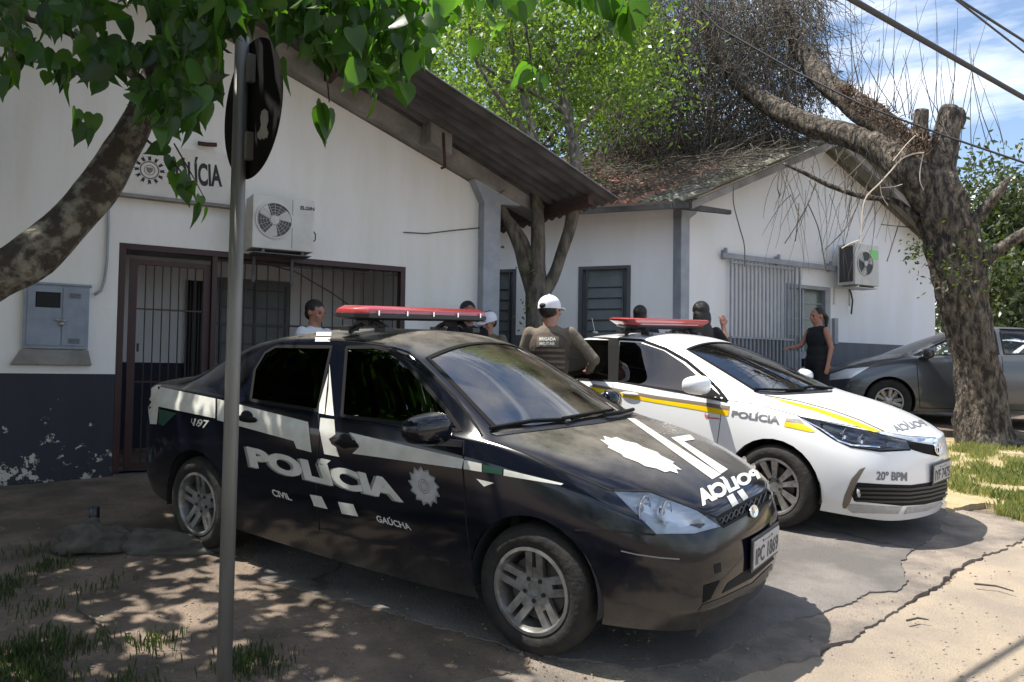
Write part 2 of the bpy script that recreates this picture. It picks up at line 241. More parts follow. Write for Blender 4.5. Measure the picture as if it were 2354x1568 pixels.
# ================================================================ ground, forecourt, road
def tri_sub(vs, fs, ml):                       # split long edges so a flat outline can follow a curved surface
    bm = bmesh.new(); V = [bm.verts.new(p) for p in vs]
    for f in fs:
        try: bm.faces.new([V[i] for i in f])
        except ValueError: pass
    bmesh.ops.remove_doubles(bm, verts=bm.verts, dist=1e-7)
    bmesh.ops.triangulate(bm, faces=bm.faces)
    for k in range(9):
        es = [e for e in bm.edges if e.calc_length() > ml]
        if not es: break
        bmesh.ops.subdivide_edges(bm, edges=es, cuts=1); bmesh.ops.triangulate(bm, faces=[f for f in bm.faces if len(f.verts) > 3])
    bm.verts.index_update(); r = ([tuple(v.co) for v in bm.verts], [[v.index for v in f.verts] for f in bm.faces]); bm.free(); return r
def ground_mat(name, c, c2, c3, sc1, sc2, crack=False, bump=.5, lo=.4, hi=.62):
    m, nt, b = new(name); L = nt.links.new; b.inputs['Roughness'].default_value = .93; b.inputs['Specular IOR Level'].default_value = .2
    tc = nd(nt, 'ShaderNodeTexCoord'); n1 = nd(nt, 'ShaderNodeTexNoise'); n1.inputs['Scale'].default_value = sc1; n1.inputs['Detail'].default_value = 9; n1.inputs['Roughness'].default_value = .6
    r = nd(nt, 'ShaderNodeValToRGB'); r.color_ramp.elements[0].position = lo; r.color_ramp.elements[1].position = hi; r.color_ramp.elements[0].color = (*c, 1); r.color_ramp.elements[1].color = (*c2, 1)
    n2 = nd(nt, 'ShaderNodeTexNoise'); n2.inputs['Scale'].default_value = sc2; n2.inputs['Detail'].default_value = 4; n2.inputs['Roughness'].default_value = .7
    r2 = nd(nt, 'ShaderNodeValToRGB'); r2.color_ramp.elements[0].position = .58; r2.color_ramp.elements[1].position = .70
    mx = nd(nt, 'ShaderNodeMix', data_type='RGBA'); mx.inputs['B'].default_value = (*c3, 1)
    for n in (n1, n2): L(tc.outputs['Object'], n.inputs['Vector'])
    L(n1.outputs[0], r.inputs[0]); L(n2.outputs[0], r2.inputs[0]); L(r2.outputs[0], mx.inputs['Factor']); L(r.outputs[0], mx.inputs['A']); out = mx.outputs['Result']
    if crack:
        vo = nd(nt, 'ShaderNodeTexVoronoi', feature='DISTANCE_TO_EDGE'); vo.inputs['Scale'].default_value = crack
        nn = nd(nt, 'ShaderNodeTexNoise'); nn.inputs['Scale'].default_value = 3; nn.inputs['Detail'].default_value = 5; ad = nd(nt, 'ShaderNodeMix', data_type='RGBA'); ad.inputs['Factor'].default_value = .35
        L(tc.outputs['Object'], nn.inputs['Vector']); L(tc.outputs['Object'], ad.inputs['A']); L(nn.outputs[1], ad.inputs['B']); L(ad.outputs['Result'], vo.inputs['Vector'])
        lt = nd(nt, 'ShaderNodeMapRange'); lt.inputs[1].default_value = .0; lt.inputs[2].default_value = .009; lt.inputs[3].default_value = .6; lt.inputs[4].default_value = 0; L(vo.outputs['Distance'], lt.inputs[0])
        m2 = nd(nt, 'ShaderNodeMix', data_type='RGBA'); m2.inputs['B'].default_value = (.035, .03, .026, 1); L(lt.outputs[0], m2.inputs['Factor']); L(out, m2.inputs['A']); out = m2.outputs['Result']
    L(out, b.inputs['Base Color']); bn = nd(nt, 'ShaderNodeBump'); bn.inputs['Strength'].default_value = bump; bn.inputs['Distance'].default_value = .02
    n3 = nd(nt, 'ShaderNodeTexNoise'); n3.inputs['Scale'].default_value = sc2*1.1; n3.inputs['Detail'].default_value = 9; n3.inputs['Roughness'].default_value = .7
    L(tc.outputs['Object'], n3.inputs['Vector']); L(n3.outputs[0], bn.inputs['Height']); L(bn.outputs[0], b.inputs['Normal']); return m
g_dirt = ground_mat('packed_dirt', (.15, .12, .095), (.28, .215, .165), (.09, .075, .06), 2.2, 34, bump=1.2)
g_asph = ground_mat('worn_asphalt', (.135, .125, .115), (.225, .205, .185), (.10, .092, .085), 1.6, 60, crack=.42, bump=.9)
g_old = ground_mat('broken_old_paving', (.23, .20, .175), (.42, .35, .28), (.16, .14, .125), 3.0, 70, bump=1.3)
g_sand = ground_mat('sandy_road', (.44, .36, .265), (.33, .275, .22), (.25, .21, .18), 1.7, 80, bump=1.0)
g_verge = ground_mat('dry_verge', (.40, .32, .20), (.30, .25, .13), (.2, .18, .09), 2.0, 22, bump=.8)
def axis(a, b, near, st0, st1):
    r = []; x = a
    while x < b: r.append(x); x += st0 if near[0] < x < near[1] else st1
    return r+[b]
def sheet(name, xs, ys, dz, m, rough=.0):
    vs = [(x, y, gz(x, y)+dz+rough*noise.noise((x*1.3, y*1.3, 2))) for y in ys for x in xs]; n = len(xs)
    fs = [(j*n+i, j*n+i+1, (j+1)*n+i+1, (j+1)*n+i) for j in range(len(ys)-1) for i in range(n-1)]
    return tag(MB().add(vs, fs).build(name, m, smooth=True, norm=False), kind='structure')
sheet('ground', axis(-150, 150, (-9, 9), .35, 6), axis(-40, 260, (0, 16), .35, 6), -.036, g_dirt, .02)
def slab(name, px, dz, m, jit, kind='structure', thick=.06):
    P = [gnd(*p) if not isinstance(p, Vector) else p for p in px]; out = []
    for i, p in enumerate(P):
        q = P[(i+1) % len(P)]; n = max(1, int((q-p).length/.03)) if (q-p).length < 6 else 4
        for k in range(n):
            t = p.lerp(q, k/n); s = jit if n > 1 else 0
            t = Vector((t.x+s*(noise.noise((t.x*2.3, t.y*2.3, 1))+.6*noise.noise((t.x*9, t.y*9, 5))+.45*noise.noise((t.x*25, t.y*25, 2))), t.y+s*(noise.noise((t.x*2.3, t.y*2.3, 9))+.6*noise.noise((t.x*9, t.y*9, 7))+.45*noise.noise((t.x*25, t.y*25, 8))), 0))
            out.append(Vector((t.x, t.y, GA*t.x+GB*t.y+dz)))
    fs = [list(f) for f in tessellate_polygon([out])]; n = len(out)
    low = [v-Vector((0, 0, thick)) for v in out]
    o = MB().add(out+low, fs+[(i, (i+1) % n, (i+1) % n+n, i+n) for i in range(n)]).build(name, m, norm=True)
    return tag(o, kind=kind)
V3 = Vector
slab('road', [(1330, 1640), (1560, 1568), (1850, 1500), (2050, 1400), (2354, 1225), (2700, 1060), V3((14, 7, 0)), V3((14, 1.0, 0)), V3((0, -1, 0))], -.024, g_sand, .05)
slab('old_paving', [(980, 1568), (1200, 1500), (1300, 1500), (1600, 1400), (1900, 1200), (2170, 1165), (2354, 1190), (2500, 1150), (2354, 1236), (2230, 1290), (2130, 1345), (2050, 1402), (1935, 1458), (1880, 1478), (1850, 1502), (1640, 1568), (1500, 1640), (1000, 1640)], -.010, g_old, .05)
slab('dirt_yard', [V3((-9, .2, 0)), V3((-.2, 1.4, 0)), (1000, 1590), (1240, 1520), (900, 1400), (700, 1300), (700, 1130), (560, 1060), V3((-3.0, 8, 0)), V3((-9, 3.6, 0))], -.004, g_dirt, .08)
slab('driveway', [(600, 1330), (760, 1372), (1000, 1440), (1210, 1500), (1480, 1540), (1620, 1515), (1720, 1475), (1800, 1430), (1880, 1415), (1960, 1385), (2005, 1360), (2060, 1355), (2085, 1290), (2100, 1260), (2150, 1225), (2180, 1165), (2175, 1080), (2160, 1010), (2354, 985), V3((14, 13, 0)), V3((4.6, 12.4, 0)), (1180, 900), (560, 1080)], 0, g_asph, .045)
slab('parking_pad', [V3((4.9, 11.9, 0)), V3((9.6, 10.6, 0)), V3((15, 9.8, 0)), V3((15, 15.6, 0)), V3((8.2, 14.9, 0)), V3((5.6, 13.3, 0))], .112, g_dirt, .03, thick=.2)
slab('verge', [(2172, 1175), (2150, 1060), (2165, 1000), (2380, 978), V3((12, 11.4, 0)), V3((12, 7, 0)), (2500, 1130), (2354, 1180), (2260, 1160)], .016, g_verge, .05)

# ================================================================ building helpers
class Wall:
    def __init__(s, base, th):
        s.b = Vector((base[0], base[1], 0)); s.th = th; s.d = Vector((math.cos(th), math.sin(th), 0)); s.n = Vector((math.sin(th), -math.cos(th), 0))
    def P(s, a, o, z): return s.b+s.d*a+s.n*o+Vector((0, 0, z))
    def px(s, u, v, o=0):                       # pixel -> (along, z) on the plane o in front of the wall
        d = ray(u, v); q = s.b+s.n*o; t = (q-CO).dot(s.n)/d.dot(s.n); p = CO+d*t; return (p-s.b).dot(s.d), p.z
    def box(s, mb, a0, a1, o0, o1, z0, z1):
        return mb.prism([s.P(a0, o0, z0), s.P(a1, o0, z0), s.P(a1, o1, z0), s.P(a0, o1, z0)], (0, 0, z1-z0))
    def face(s, mb, poly, o0, o1): return mb.prism([s.P(a, o0, z) for a, z in poly], s.n*(o1-o0))
def wall_mesh(W, mb, a0, a1, z0, ztop, holes, o0, o1, extra=()):
    cuts = sorted({a0, a1, *[h[0] for h in holes], *[h[1] for h in holes], *extra}); cuts = [c for c in cuts if a0 <= c <= a1]
    for p, q in zip(cuts, cuts[1:]):
        hs = sorted([h for h in holes if h[0] <= p+1e-6 and h[1] >= q-1e-6], key=lambda h: h[2]); z = z0
        for h in hs:
            if h[2] > z+1e-4: W.face(mb, [(p, z), (q, z), (q, h[2]), (p, h[2])], o0, o1)
            z = h[3]
        W.face(mb, [(p, z), (q, z), (q, ztop(q)), (p, ztop(p))], o0, o1)
def corrugated(name, m, A, B, C_, D, pitch, amp, parent, nrow=6, thick=.012, mfun=None, mats=None):
    # A-B eave, D-C ridge; waves run from eave to ridge
    n = max(8, int((B-A).length/pitch*6)); nrm = (B-A).cross(D-A).normalized(); mb = MB(); vs = []
    for lay in (0, -thick):
        for j in range(nrow+1):
            for i in range(n+1):
                u, v = i/n, j/nrow; p = A.lerp(B, u).lerp(D.lerp(C_, u), v)
                vs.append(p+nrm*(amp*math.sin(2*PI*u*(B-A).length/pitch)+lay+(.012*math.sin(j*2.1+u*9))))
    st = n+1; off = st*(nrow+1); fs = []
    for j in range(nrow):
        for i in range(n):
            a = j*st+i; fs.append((a, a+1, a+1+st, a+st)); fs.append((a+off, a+st+off, a+1+st+off, a+1+off))
    for i in range(n):
        fs.append((i, i+off, i+1+off, i+1)); a = nrow*st+i; fs.append((a, a+1, a+1+off, a+off))
    for j in range(nrow):
        a = j*st; fs.append((a, a+st, a+st+off, a+off)); a = j*st+n; fs.append((a, a+off, a+st+off, a+st))
    mb.v = [tuple(p) for p in vs]; mb.f = [list(f) for f in fs]; mb.m = [0]*len(fs)
    if mfun:
        for k, f in enumerate(mb.f): mb.m[k] = mfun(sum((Vector(mb.v[i]) for i in f), Vector())/len(f))
    return mb.build(name, mats or m, parent, world=True, norm=False, smooth=True, auto=math.radians(60))
_tc = {}
def text_mesh(s, bold=0.0):
    if (s, bold) in _tc: return _tc[(s, bold)]
    cu = bpy.data.curves.new('t', 'FONT'); cu.body = s; cu.size = 1; cu.offset = bold; cu.resolution_u = 4
    o = bpy.data.objects.new('t', cu); me = bpy.data.meshes.new_from_object(o)
    vs = [tuple(v.co) for v in me.vertices]; fs = [list(p.vertices) for p in me.polygons]
    bpy.data.objects.remove(o); bpy.data.meshes.remove(me); bpy.data.curves.remove(cu)
    x0 = min(v[0] for v in vs); x1 = max(v[0] for v in vs); y0 = min(v[1] for v in vs); y1 = max(v[1] for v in vs)
    vs = [((v[0]-x0)/(x1-x0), (v[1]-y0)/(y1-y0), 0) for v in vs]; _tc[(s, bold)] = (vs, fs); return vs, fs
def quadmap(q, u, v):                            # q: tl, tr, br, bl
    a = (q[3][0]*(1-u)+q[2][0]*u, q[3][1]*(1-u)+q[2][1]*u); b = (q[0][0]*(1-u)+q[1][0]*u, q[0][1]*(1-u)+q[1][1]*u)
    return a[0]*(1-v)+b[0]*v, a[1]*(1-v)+b[1]*v
def wtext(W, s, q, o, m, name, parent, bold=.0):
    vs, fs = text_mesh(s, bold); mb = MB(); mb.add([W.P(a, o, z) for a, z in (W.px(*quadmap(q, v[0], v[1]), o) for v in vs)], fs)
    return mb.build(name, m, parent, world=True, norm=False)

# ================================================================ the police station on the left
W1 = Wall((-3.77, 7.53), math.radians(31)); fl = .56
top1 = lambda a: 3.81+(3.88-a)*.384 if a > -1.6 else 3.81+(5.48)*.384-(-1.6-a)*.384
st = thing('police_station', 'white gabled police station with navy dado, barred porch and wide corrugated overhang', 'building', Matrix.Translation(W1.P(0, 0, .45)))
mb = MB(); wall_mesh(W1, mb, -7.0, 3.9, -.2, top1, [(0, 2.96, fl, 2.76)], -.14, 0, (-1.6,)); wall = mb.build('wall', MT['wall1'], st, world=True)
wall.data.transform(Matrix.Translation((0, 0, 0)))
# object texture space must read absolute height: keep walls in world coordinates
def absolute(o):
    wm = WM[o.name]; o.data.transform(wm); o.matrix_parent_inverse = WM[o.parent.name].inverted()
absolute(wall)
mb = MB()                                         # porch room behind the opening
W1.box(mb, -.5, 3.6, -1.75, -1.6, -.1, 3.0); W1.box(mb, -.12, 0.0, -1.6, -.14, -.1, 2.99); W1.box(mb, 3.0, 3.12, -1.6, -.14, -.1, 2.99)
porch = mb.build('porch_wall', MT['porch'], st, world=True); absolute(porch)
mb = MB(); W1.box(mb, -.12, 3.1, -1.6, -.14, 2.85, 2.98); mb.build('porch_ceiling', MT['concrete'], st, world=True)
mb = MB(); W1.box(mb, 0.0, 2.96, -1.6, .0, .3, fl); W1.box(mb, .0, 1.2, .0, .3, .25, fl-.06); mb.build('step', MT['step'], st, world=True, bevel=.01)
def wbox(W, mb, u0, v0, u1, v1, o0, o1, oz=None):
    a0, z0 = W.px(u0, v1, oz if oz is not None else o1); a1, z1 = W.px(u1, v0, oz if oz is not None else o1); W.box(mb, a0, a1, o0, o1, z0, z1); return a0, a1, z0, z1
# things on the porch's back wall
a0 = W1.px(668, 600, -1.6)[0]; a1 = W1.px(496, 600, -1.6)[0]
mb = MB(); W1.box(mb, a1, a0, -1.6, -1.56, fl, 2.66); dr = mb.build('door', MT['shutter'], st, world=True)
mb = MB()
for k in range(9):
    z = fl+.2+k*.22; W1.box(mb, a1+.08, a0-.08, -1.56, -1.545, z, z+.018)
for a in (a1+.05, (a0+a1)/2, a0-.07): W1.box(mb, a, a+.03, -1.56, -1.54, fl, 2.6)
mb.build('rail', MT['darkgrey'], dr, world=True)
for u0, u1, z0 in ((430, 470, fl), (835, 880, 1.3)):
    b0 = W1.px(u0, 650, -1.6)[0]; b1 = W1.px(u1, 650, -1.6)[0]; mb = MB(); W1.box(mb, b0, b1, -1.6, -1.56, z0, 2.6)
    wn = mb.build('window', MT['dark'], st, world=True); mb = MB()
    for k in range(7): W1.box(mb, b0+(b1-b0)*k/6-.006, b0+(b1-b0)*k/6+.006, -1.56, -1.54, z0, 2.6)
    mb.build('bars', MT['blackiron'], wn, world=True)
# maroon portal and barred gate
mb = MB(); g1 = W1.px(500, 620, 0)[0]; g0 = W1.px(318, 620, 0)[0]
for x0, x1, z0, z1 in ((.002, .06, fl+.002, 2.755), (g1-.05, g1, fl+.002, 2.70), (.06, 2.955, 2.70, 2.757), (2.90, 2.957, fl+.002, 2.70)): W1.box(mb, x0, x1, -.10, .004 if z0 > 2 else .003, z0, z1)
mb.build('door_frame', MT['maroon'], st, world=True, bevel=.004)
mb = MB(); W1.box(mb, g0-.07, g0, -.09, -.05, fl+.02, 2.62); W1.box(mb, g1-.12, g1-.055, -.09, -.05, fl+.02, 2.62); W1.box(mb, g0, g1-.12, -.09, -.05, 2.57, 2.62); W1.box(mb, g0, g1-.12, -.09, -.05, fl+.02, fl+.08)
for z in (1.42, 2.13): W1.box(mb, g0, g1-.12, -.078, -.066, z, z+.015)
gf = mb.build('gate', MT['maroon'], st, world=True); mb = MB(); n = 8
for k in range(1, n): a = g0+(g1-.12-g0)*k/n; mb.tube([W1.P(a, -.072, fl+.05), W1.P(a, -.072, 2.6)], .0065, 6)
mb.tube([W1.P(g0+.02, -.04, 1.72), W1.P(g0+.02, -.04, 1.8)], .012, 6); mb.build('bars', MT['blackiron'], gf, world=True)
mb = MB(); a = g1+.05
while a < 2.9: mb.tube([W1.P(a, -.07, fl), W1.P(a, -.07, 2.72)], .0065, 6); a += .118
for z in (1.15, 2.02, 2.66): W1.box(mb, g1, 2.9, -.085, -.072, z, z+.02)
for k in range(5):                                # diagonal scroll work of the grille
    a = g1+.95+k*.01; 
mb.tube([W1.P(1.35, -.06, 2.68), W1.P(1.7, -.06, 2.62), W1.P(2.1, -.06, 2.42), W1.P(2.6, -.06, 2.12), W1.P(2.88, -.06, 1.95)], .008, 6)
mb.build('grille', MT['blackiron'], st, world=True)
# column, gable beam, roof
mb = MB(); mb.prism([W1.P(3.9, 0, -.1), W1.P(4.13, 0, -.1), W1.P(4.13, .14, -.1), W1.P(3.9, .14, -.1)], (0, 0, 3.95))
W1.face(mb, [(3.9, 3.6), (4.13, 3.6), (4.45, 3.62), (4.1, 3.83), (3.75, 3.87)], .0, .145); mb.build('column', MT['bluegrey'], st, world=True, bevel=.01)
rz = lambda a: 4.54-.405*(a-2.6)
mb = MB(); bt = lambda a: top1(a) if a > -1.6 else 9
W1.face(mb, [(-1.6, bt(-1.59)+.002), (4.75, bt(4.75)+.02), (4.75, bt(4.75)+.25), (3.0, bt(3.0)+.25), (-1.6, bt(-1.59)+.25)], -.14, .16)
W1.face(mb, [(3.05, 4.13), (3.32, 4.02), (3.32, 4.30), (3.05, 4.40)], .16, .42); mb.build('gable_beam', MT['concrete'], st, world=True, bevel=.012)
mb = MB(); W1.face(mb, [(1.2, top1(1.2)+.25), (3.0, top1(3.0)+.25), (3.0, top1(3.0)+.42), (1.2, top1(1.2)+.42)], .02, .06); mb.build('fascia_board', MT['brownwood'], st, world=True)
mb = MB()
for a in (-.6, .6, 1.9, 4.72): z = rz(a)-.16; mb.prism([W1.P(a, 1.12, z), W1.P(a+.07, 1.12, z-.02), W1.P(a+.07, 1.12, z+.08), W1.P(a, 1.12, z+.10)], W1.n*-2.4)
mb.tube([W1.P(3.2, .43, 4.25), W1.P(3.22, .44, 3.86), W1.P(3.17, .46, 3.84)], .016, 8); mb.build('purlin', MT['brownwood'], st, world=True)
corrugated('roof', MT['fibre'], W1.P(5.02, -7, rz(5.02)), W1.P(5.02, 1.32, rz(5.02)), W1.P(-1.7, 1.32, rz(-1.7)), W1.P(-1.7, -7, rz(-1.7)), .177, .024, st)
corrugated('roof', MT['fibre'], W1.P(-8.2, 1.32, rz(-1.7)-2.6), W1.P(-8.2, -7, rz(-1.7)-2.6), W1.P(-1.72, -7, rz(-1.7)), W1.P(-1.72, 1.32, rz(-1.7)), .177, .024, st)
mb = MB(); mb.prism([W1.P(3.9, -.141, -.2), W1.P(3.9, -6.5, -.2), W1.P(3.8, -6.5, -.2), W1.P(3.8, -.141, -.2)], (0, 0, 3.95)); o = mb.build('side_wall', MT['wall1'], st, world=True); absolute(o)
# conduit
mb = MB(); mb.tube([W1.P(*((lambda t: (t[0], .03, t[1]))(W1.px(*p, .03)))) for p in ((250, 440), (249, 520), (246, 600), (240, 645), (232, 668), (217, 678))], .013, 8); mb.build('conduit', MT['bluegrey'], st, world=True, smooth=True)
mb = MB(); mb.tube([W1.P(*((lambda t: (t[0], .02, t[1]))(W1.px(*p, .02)))) for p in ((928, 534), (980, 537), (1040, 530), (1100, 524), (1128, 515))], .006, 6); mb.build('loose_wire', MT['cable'], st, world=True)
mb = MB(); mb.tube([W1.P(*((lambda t: (t[0], .06, t[1]))(W1.px(*p, .06)))) for p in ((455, 329), (475, 332), (498, 333))], .022, 8); mb.build('lamp_arm', MT['maroon'], st, world=True)
# meter box
mbx = thing('meter_box', 'blue grey metal meter cabinet with two padlocked doors on the station wall', 'meter box', Matrix.Translation(W1.P(-.5, 0, 2)))
a0, z0 = W1.px(50, 800, .07); a1, z1 = W1.px(207, 660, .07); am = W1.px(143, 700, .07)[0]
mb = MB(); W1.box(mb, a0, a1, .0, .06, z0, z1); W1.box(mb, a0-.015, a1+.015, .0, .075, z1, z1+.02); mb.build('cabinet', MT['metalbox'], mbx, world=True, bevel=.004)
for x0, x1, has in ((a0+.03, am-.006, 1), (am+.006, a1-.03, 0)):
    mb = MB(); W1.box(mb, x0, x1, .06, .07, z0+.03, z1-.02); d = mb.build('door', MT['metalbox'], mbx, world=True, bevel=.003); mb = MB()
    if has:
        W1.box(mb, x0+.07, x0+.25, .07, .074, z1-.20, z1-.075); mb.build('window', MT['dark'], d, world=True, bevel=.001)
        mb = MB(); W1.box(mb, x0+.062, x0+.258, .0705, .0725, z1-.208, z1-.067); mb.build('window_frame', MT['seam'], d, world=True)
    for k in range(4 if not has else 0):
        for zz in (z1-.075, z0+.09): W1.box(mb, x0+.05, x1-.04, .07, .076, zz-.012*k, zz-.012*k+.005)
    if not has: mb.build('vent', MT['darkgrey'], d, world=True)
mb = MB(); zc = W1.px(143, 737, .07)[1]; mb.ell(W1.P(am, .09, zc-.03), (.022, .012, .022), 10)
mb.tube([W1.P(am-.05, .08, zc+.012), W1.P(am-.02, .09, zc), W1.P(am, .095, zc+.005), W1.P(am+.02, .09, zc), W1.P(am+.05, .08, zc+.014)], .008, 6); mb.build('padlock', MT['alloy'], mbx, world=True)
mb = MB(); a0, z0 = W1.px(22, 838, .1); a1, z1 = W1.px(212, 806, .05)
W1.face(mb, [(a0, z0), (a1+.0, z0), (a1-.03, z1), (a0+.08, z1)], .0, .055); mb.build('ledge', MT['concrete'], mbx, world=True, bevel=.01)
# sign board
sg = thing('sign_board', 'white police sign board with black letters and a round crest over the porch door', 'sign', Matrix.Translation(W1.P(.5, 0, 3.4)))
a0, z0 = W1.px(262, 452, .05); a1, z1 = W1.px(560, 343, .05); z1 = W1.px(450, 345, .05)[1]; z0 = W1.px(400, 457, .05)[1]
mb = MB(); W1.box(mb, a0, a1-.05, .0, .045, z0, z1); mb.build('board', MT['signwhite'], sg, world=True, bevel=.004)
mb = MB(); W1.box(mb, a0-.02, a1-.03, .0, .09, z0-.035, z0-.001); mb.build('ledge', MT['concrete'], sg, world=True, bevel=.005)
wtext(W1, 'POLÍCIA', ((388, 352), (508, 368), (511, 430), (388, 424)), .048, MT['ink'], 'lettering', sg, .035)
mb = MB(); cx, cz = W1.px(344, 391, .05)
for k in range(12):
    t = 2*PI*k/12; 
    pts = [(cx+r*math.cos(t+d), cz+r*math.sin(t+d)) for r, d in ((.095, -.12), (.095, .12), (.135, .14), (.128, .02), (.145, -.06))]
    W1.face(mb, pts, .046, .050)
mb.build('crest', MT['ink'], sg, world=True)
mb = MB()
for r0, r1 in ((.088, .076), (.05, .044)):
    for k in range(24):
        t, t2 = 2*PI*k/24, 2*PI*(k+1)/24; W1.face(mb, [(cx+r0*math.cos(t), cz+r0*math.sin(t)), (cx+r0*math.cos(t2), cz+r0*math.sin(t2)), (cx+r1*math.cos(t2), cz+r1*math.sin(t2)), (cx+r1*math.cos(t), cz+r1*math.sin(t))], .046, .0495)
W1.face(mb, [(cx-.028, cz+.025), (cx+.028, cz+.025), (cx+.028, cz-.005), (cx, cz-.035), (cx-.028, cz-.005)], .046, .050); mb.build('crest_ring', MT['brown'], sg, world=True)

def ac_unit(W, name, label, a0, a1, z0, z1, o0, o1, fan, extra):
    t = thing(name, label, 'air conditioner', Matrix.Translation(W.P((a0+a1)/2, o0, z0)), 'air conditioner units on the walls')
    mb = MB(); W.box(mb, a0, a1, o0, o1, z0, z1); mb.build('casing', MT['acwhite'], t, world=True, bevel=.012)
    mb = MB()
    for a in (a0+.1, a1-.12): W.box(mb, a, a+.03, 0, o1-.02, z0-.035, z0-.004); W.box(mb, a, a+.03, 0.0, .02, z0-.3, z0-.035)
    W.box(mb, a0+.02, a1-.02, o0+.02, o1-.01, z0-.045, z0-.036); mb.build('bracket', MT['acwhite'] if extra else MT['darkgrey'], t, world=True)
    fx, fz, fr = fan; R = Matrix((W.d, Vector((0, 0, 1)), W.n)).transposed().to_4x4(); R.translation = W.P(fx, o1+.002, fz)
    mb = MB(); mb.lathe([(.001, .0), (fr, .0)], 32, R); mb.build('fan_opening', MT['acgrille'], t, world=True, norm=False)
    mb = MB(); mb.lathe([(fr, .0), (fr+.012, .004), (fr+.012, .012), (fr-.004, .014), (fr-.006, 0)], 32, R); mb.lathe([(.05, .004), (.045, .016), (.001, .02)], 16, R)
    for k in range(3):                              # blades
        t0 = k*2*PI/3+.35; pts = [(.04, t0), (fr*.96, t0-.42), (fr*.97, t0+.0), (fr*.9, t0+.36), (.05, t0+.55)]
        mb.prism([R @ Vector((r*math.cos(q), r*math.sin(q), .002)) for r, q in pts], W.n*.004)
    mb.build('fan', MT['acwhite'], t, world=True)
    mb = MB()
    for k in range(1, 7):
        r = fr*k/6.3; mb.tube([R @ Vector((r*math.cos(2*PI*j/28), r*math.sin(2*PI*j/28), .017)) for j in range(29)], .0016, 4, False)
    for k in range(16): mb.tube([R @ Vector((.05*math.cos(k*PI/8), .05*math.sin(k*PI/8), .018)), R @ Vector((fr*math.cos(k*PI/8), fr*math.sin(k*PI/8), .014))], .0016, 4)
    mb.build('fan_guard', MT['acwhite'] if not extra else MT['acgrille'], t, world=True)
    return t
a0, z0 = W1.px(579, 568, .42); a1, z1 = W1.px(724, 440, .42); z1 = W1.px(579, 444, .42)[1]; fx, fz = W1.px(631, 506, .42)
ac = ac_unit(W1, 'air_conditioner', 'white air conditioner unit with a three-bladed fan above the barred porch', a0, a1, z0, z1, .12, .42, (fx, fz, .175), False)
wtext(W1, 'ELGIN', ((691, 473), (723, 477), (723, 485), (691, 482)), .4235, MT['ink'], 'lettering', ac, .03)
mb = MB(); s0 = W1.px(672, 500, .42)[0]; W1.box(mb, s0, s0+.004, .42, .422, z0+.02, z1-.02); mb.build('seam', MT['darkgrey'], ac, world=True)
mb = MB(); mb.tube([W1.P(a1+.002, .36, z0+.24), W1.P(a1+.03, .37, z0+.2), W1.P(a1+.03, .37, z0+.14), W1.P(a1+.002, .36, z0+.11)], .006, 6); mb.build('handle', MT['rubber'], ac, world=True)

# ================================================================ the second building
D0 = aty(1850, 652, 13.2); W2 = Wall((D0.x, D0.y), math.radians(31)); W3 = None
top2 = lambda a: 5.5-abs(a-.33)*.444
an = thing('annex_building', 'white gabled annex with grey dado under a roof piled with dead branches', 'building', Matrix.Translation(W2.P(0, 0, .8)))
mb = MB(); wall_mesh(W2, mb, -2.66, 3.75, 0, top2, [(-.5, .65, .8, 3.09)], -.14, 0, (.33,)); o = mb.build('wall', MT['wall2'], an, world=True); absolute(o)
mb = MB(); W2.box(mb, 3.62, 3.75, -6, -.141, 0, 4); o = mb.build('side_wall', MT['wall2'], an, world=True); absolute(o)
mb = MB(); W2.box(mb, -2.83, -2.66, -.12, .06, .3, 3.95); W2.face(mb, [(-2.83, 3.9), (-2.66, 3.9), (-2.52, 4.0), (-2.5, top2(-2.5)), (-2.83, top2(-2.83))], -.13, .065); mb.build('pillar', MT['bluegrey'], an, world=True, bevel=.01)
q = W2.P(-2.83, -.12, 0); W3 = Wall((q.x, q.y), math.radians(-21))
mb = MB(); h = []
for u0, u1 in ((1330, 1450), (1118, 1187)): h.append((W3.px(u0, 650)[0], W3.px(u1, 650)[0], 1.15, 3.23))
wall_mesh(W3, mb, -6.5, 0.02, 0, lambda a: 4.3, h, -.14, 0); o = mb.build('wall', MT['wall2'], an, world=True); absolute(o)
for x0, x1, z0, z1 in h:
    mb = MB(); W3.box(mb, x0, x0+.06, -.1, .012, z0, z1); W3.box(mb, x1-.06, x1, -.1, .012, z0, z1); W3.box(mb, x0+.06, x1-.06, -.1, .010, z1-.05, z1); W3.box(mb, x0+.06, x1-.06, -.1, .010, z0, z0+.05)
    wn = mb.build('window', MT['darkgrey'], an, world=True); mb = MB(); k = z0+.05
    while k < z1-.2: mb.prism([W3.P(x0+.14, -.05, k), W3.P(x0+.14, -.02, k+.01), W3.P(x0+.14, -.055, k+.165)], W3.d*(x1-x0-.28)); k += .17
    W3.box(mb, x0+.06, x1-.06, -.08, -.06, z0, z1-.05); mb.build('louvre', MT['shutter'], wn, world=True)
    mb = MB()
    for a in (x0+.12, x1-.14): W3.box(mb, a, a+.02, -.06, -.012, z0+.05, z1-.05)
    mb.build('sash', MT['darkgrey'], wn, world=True)
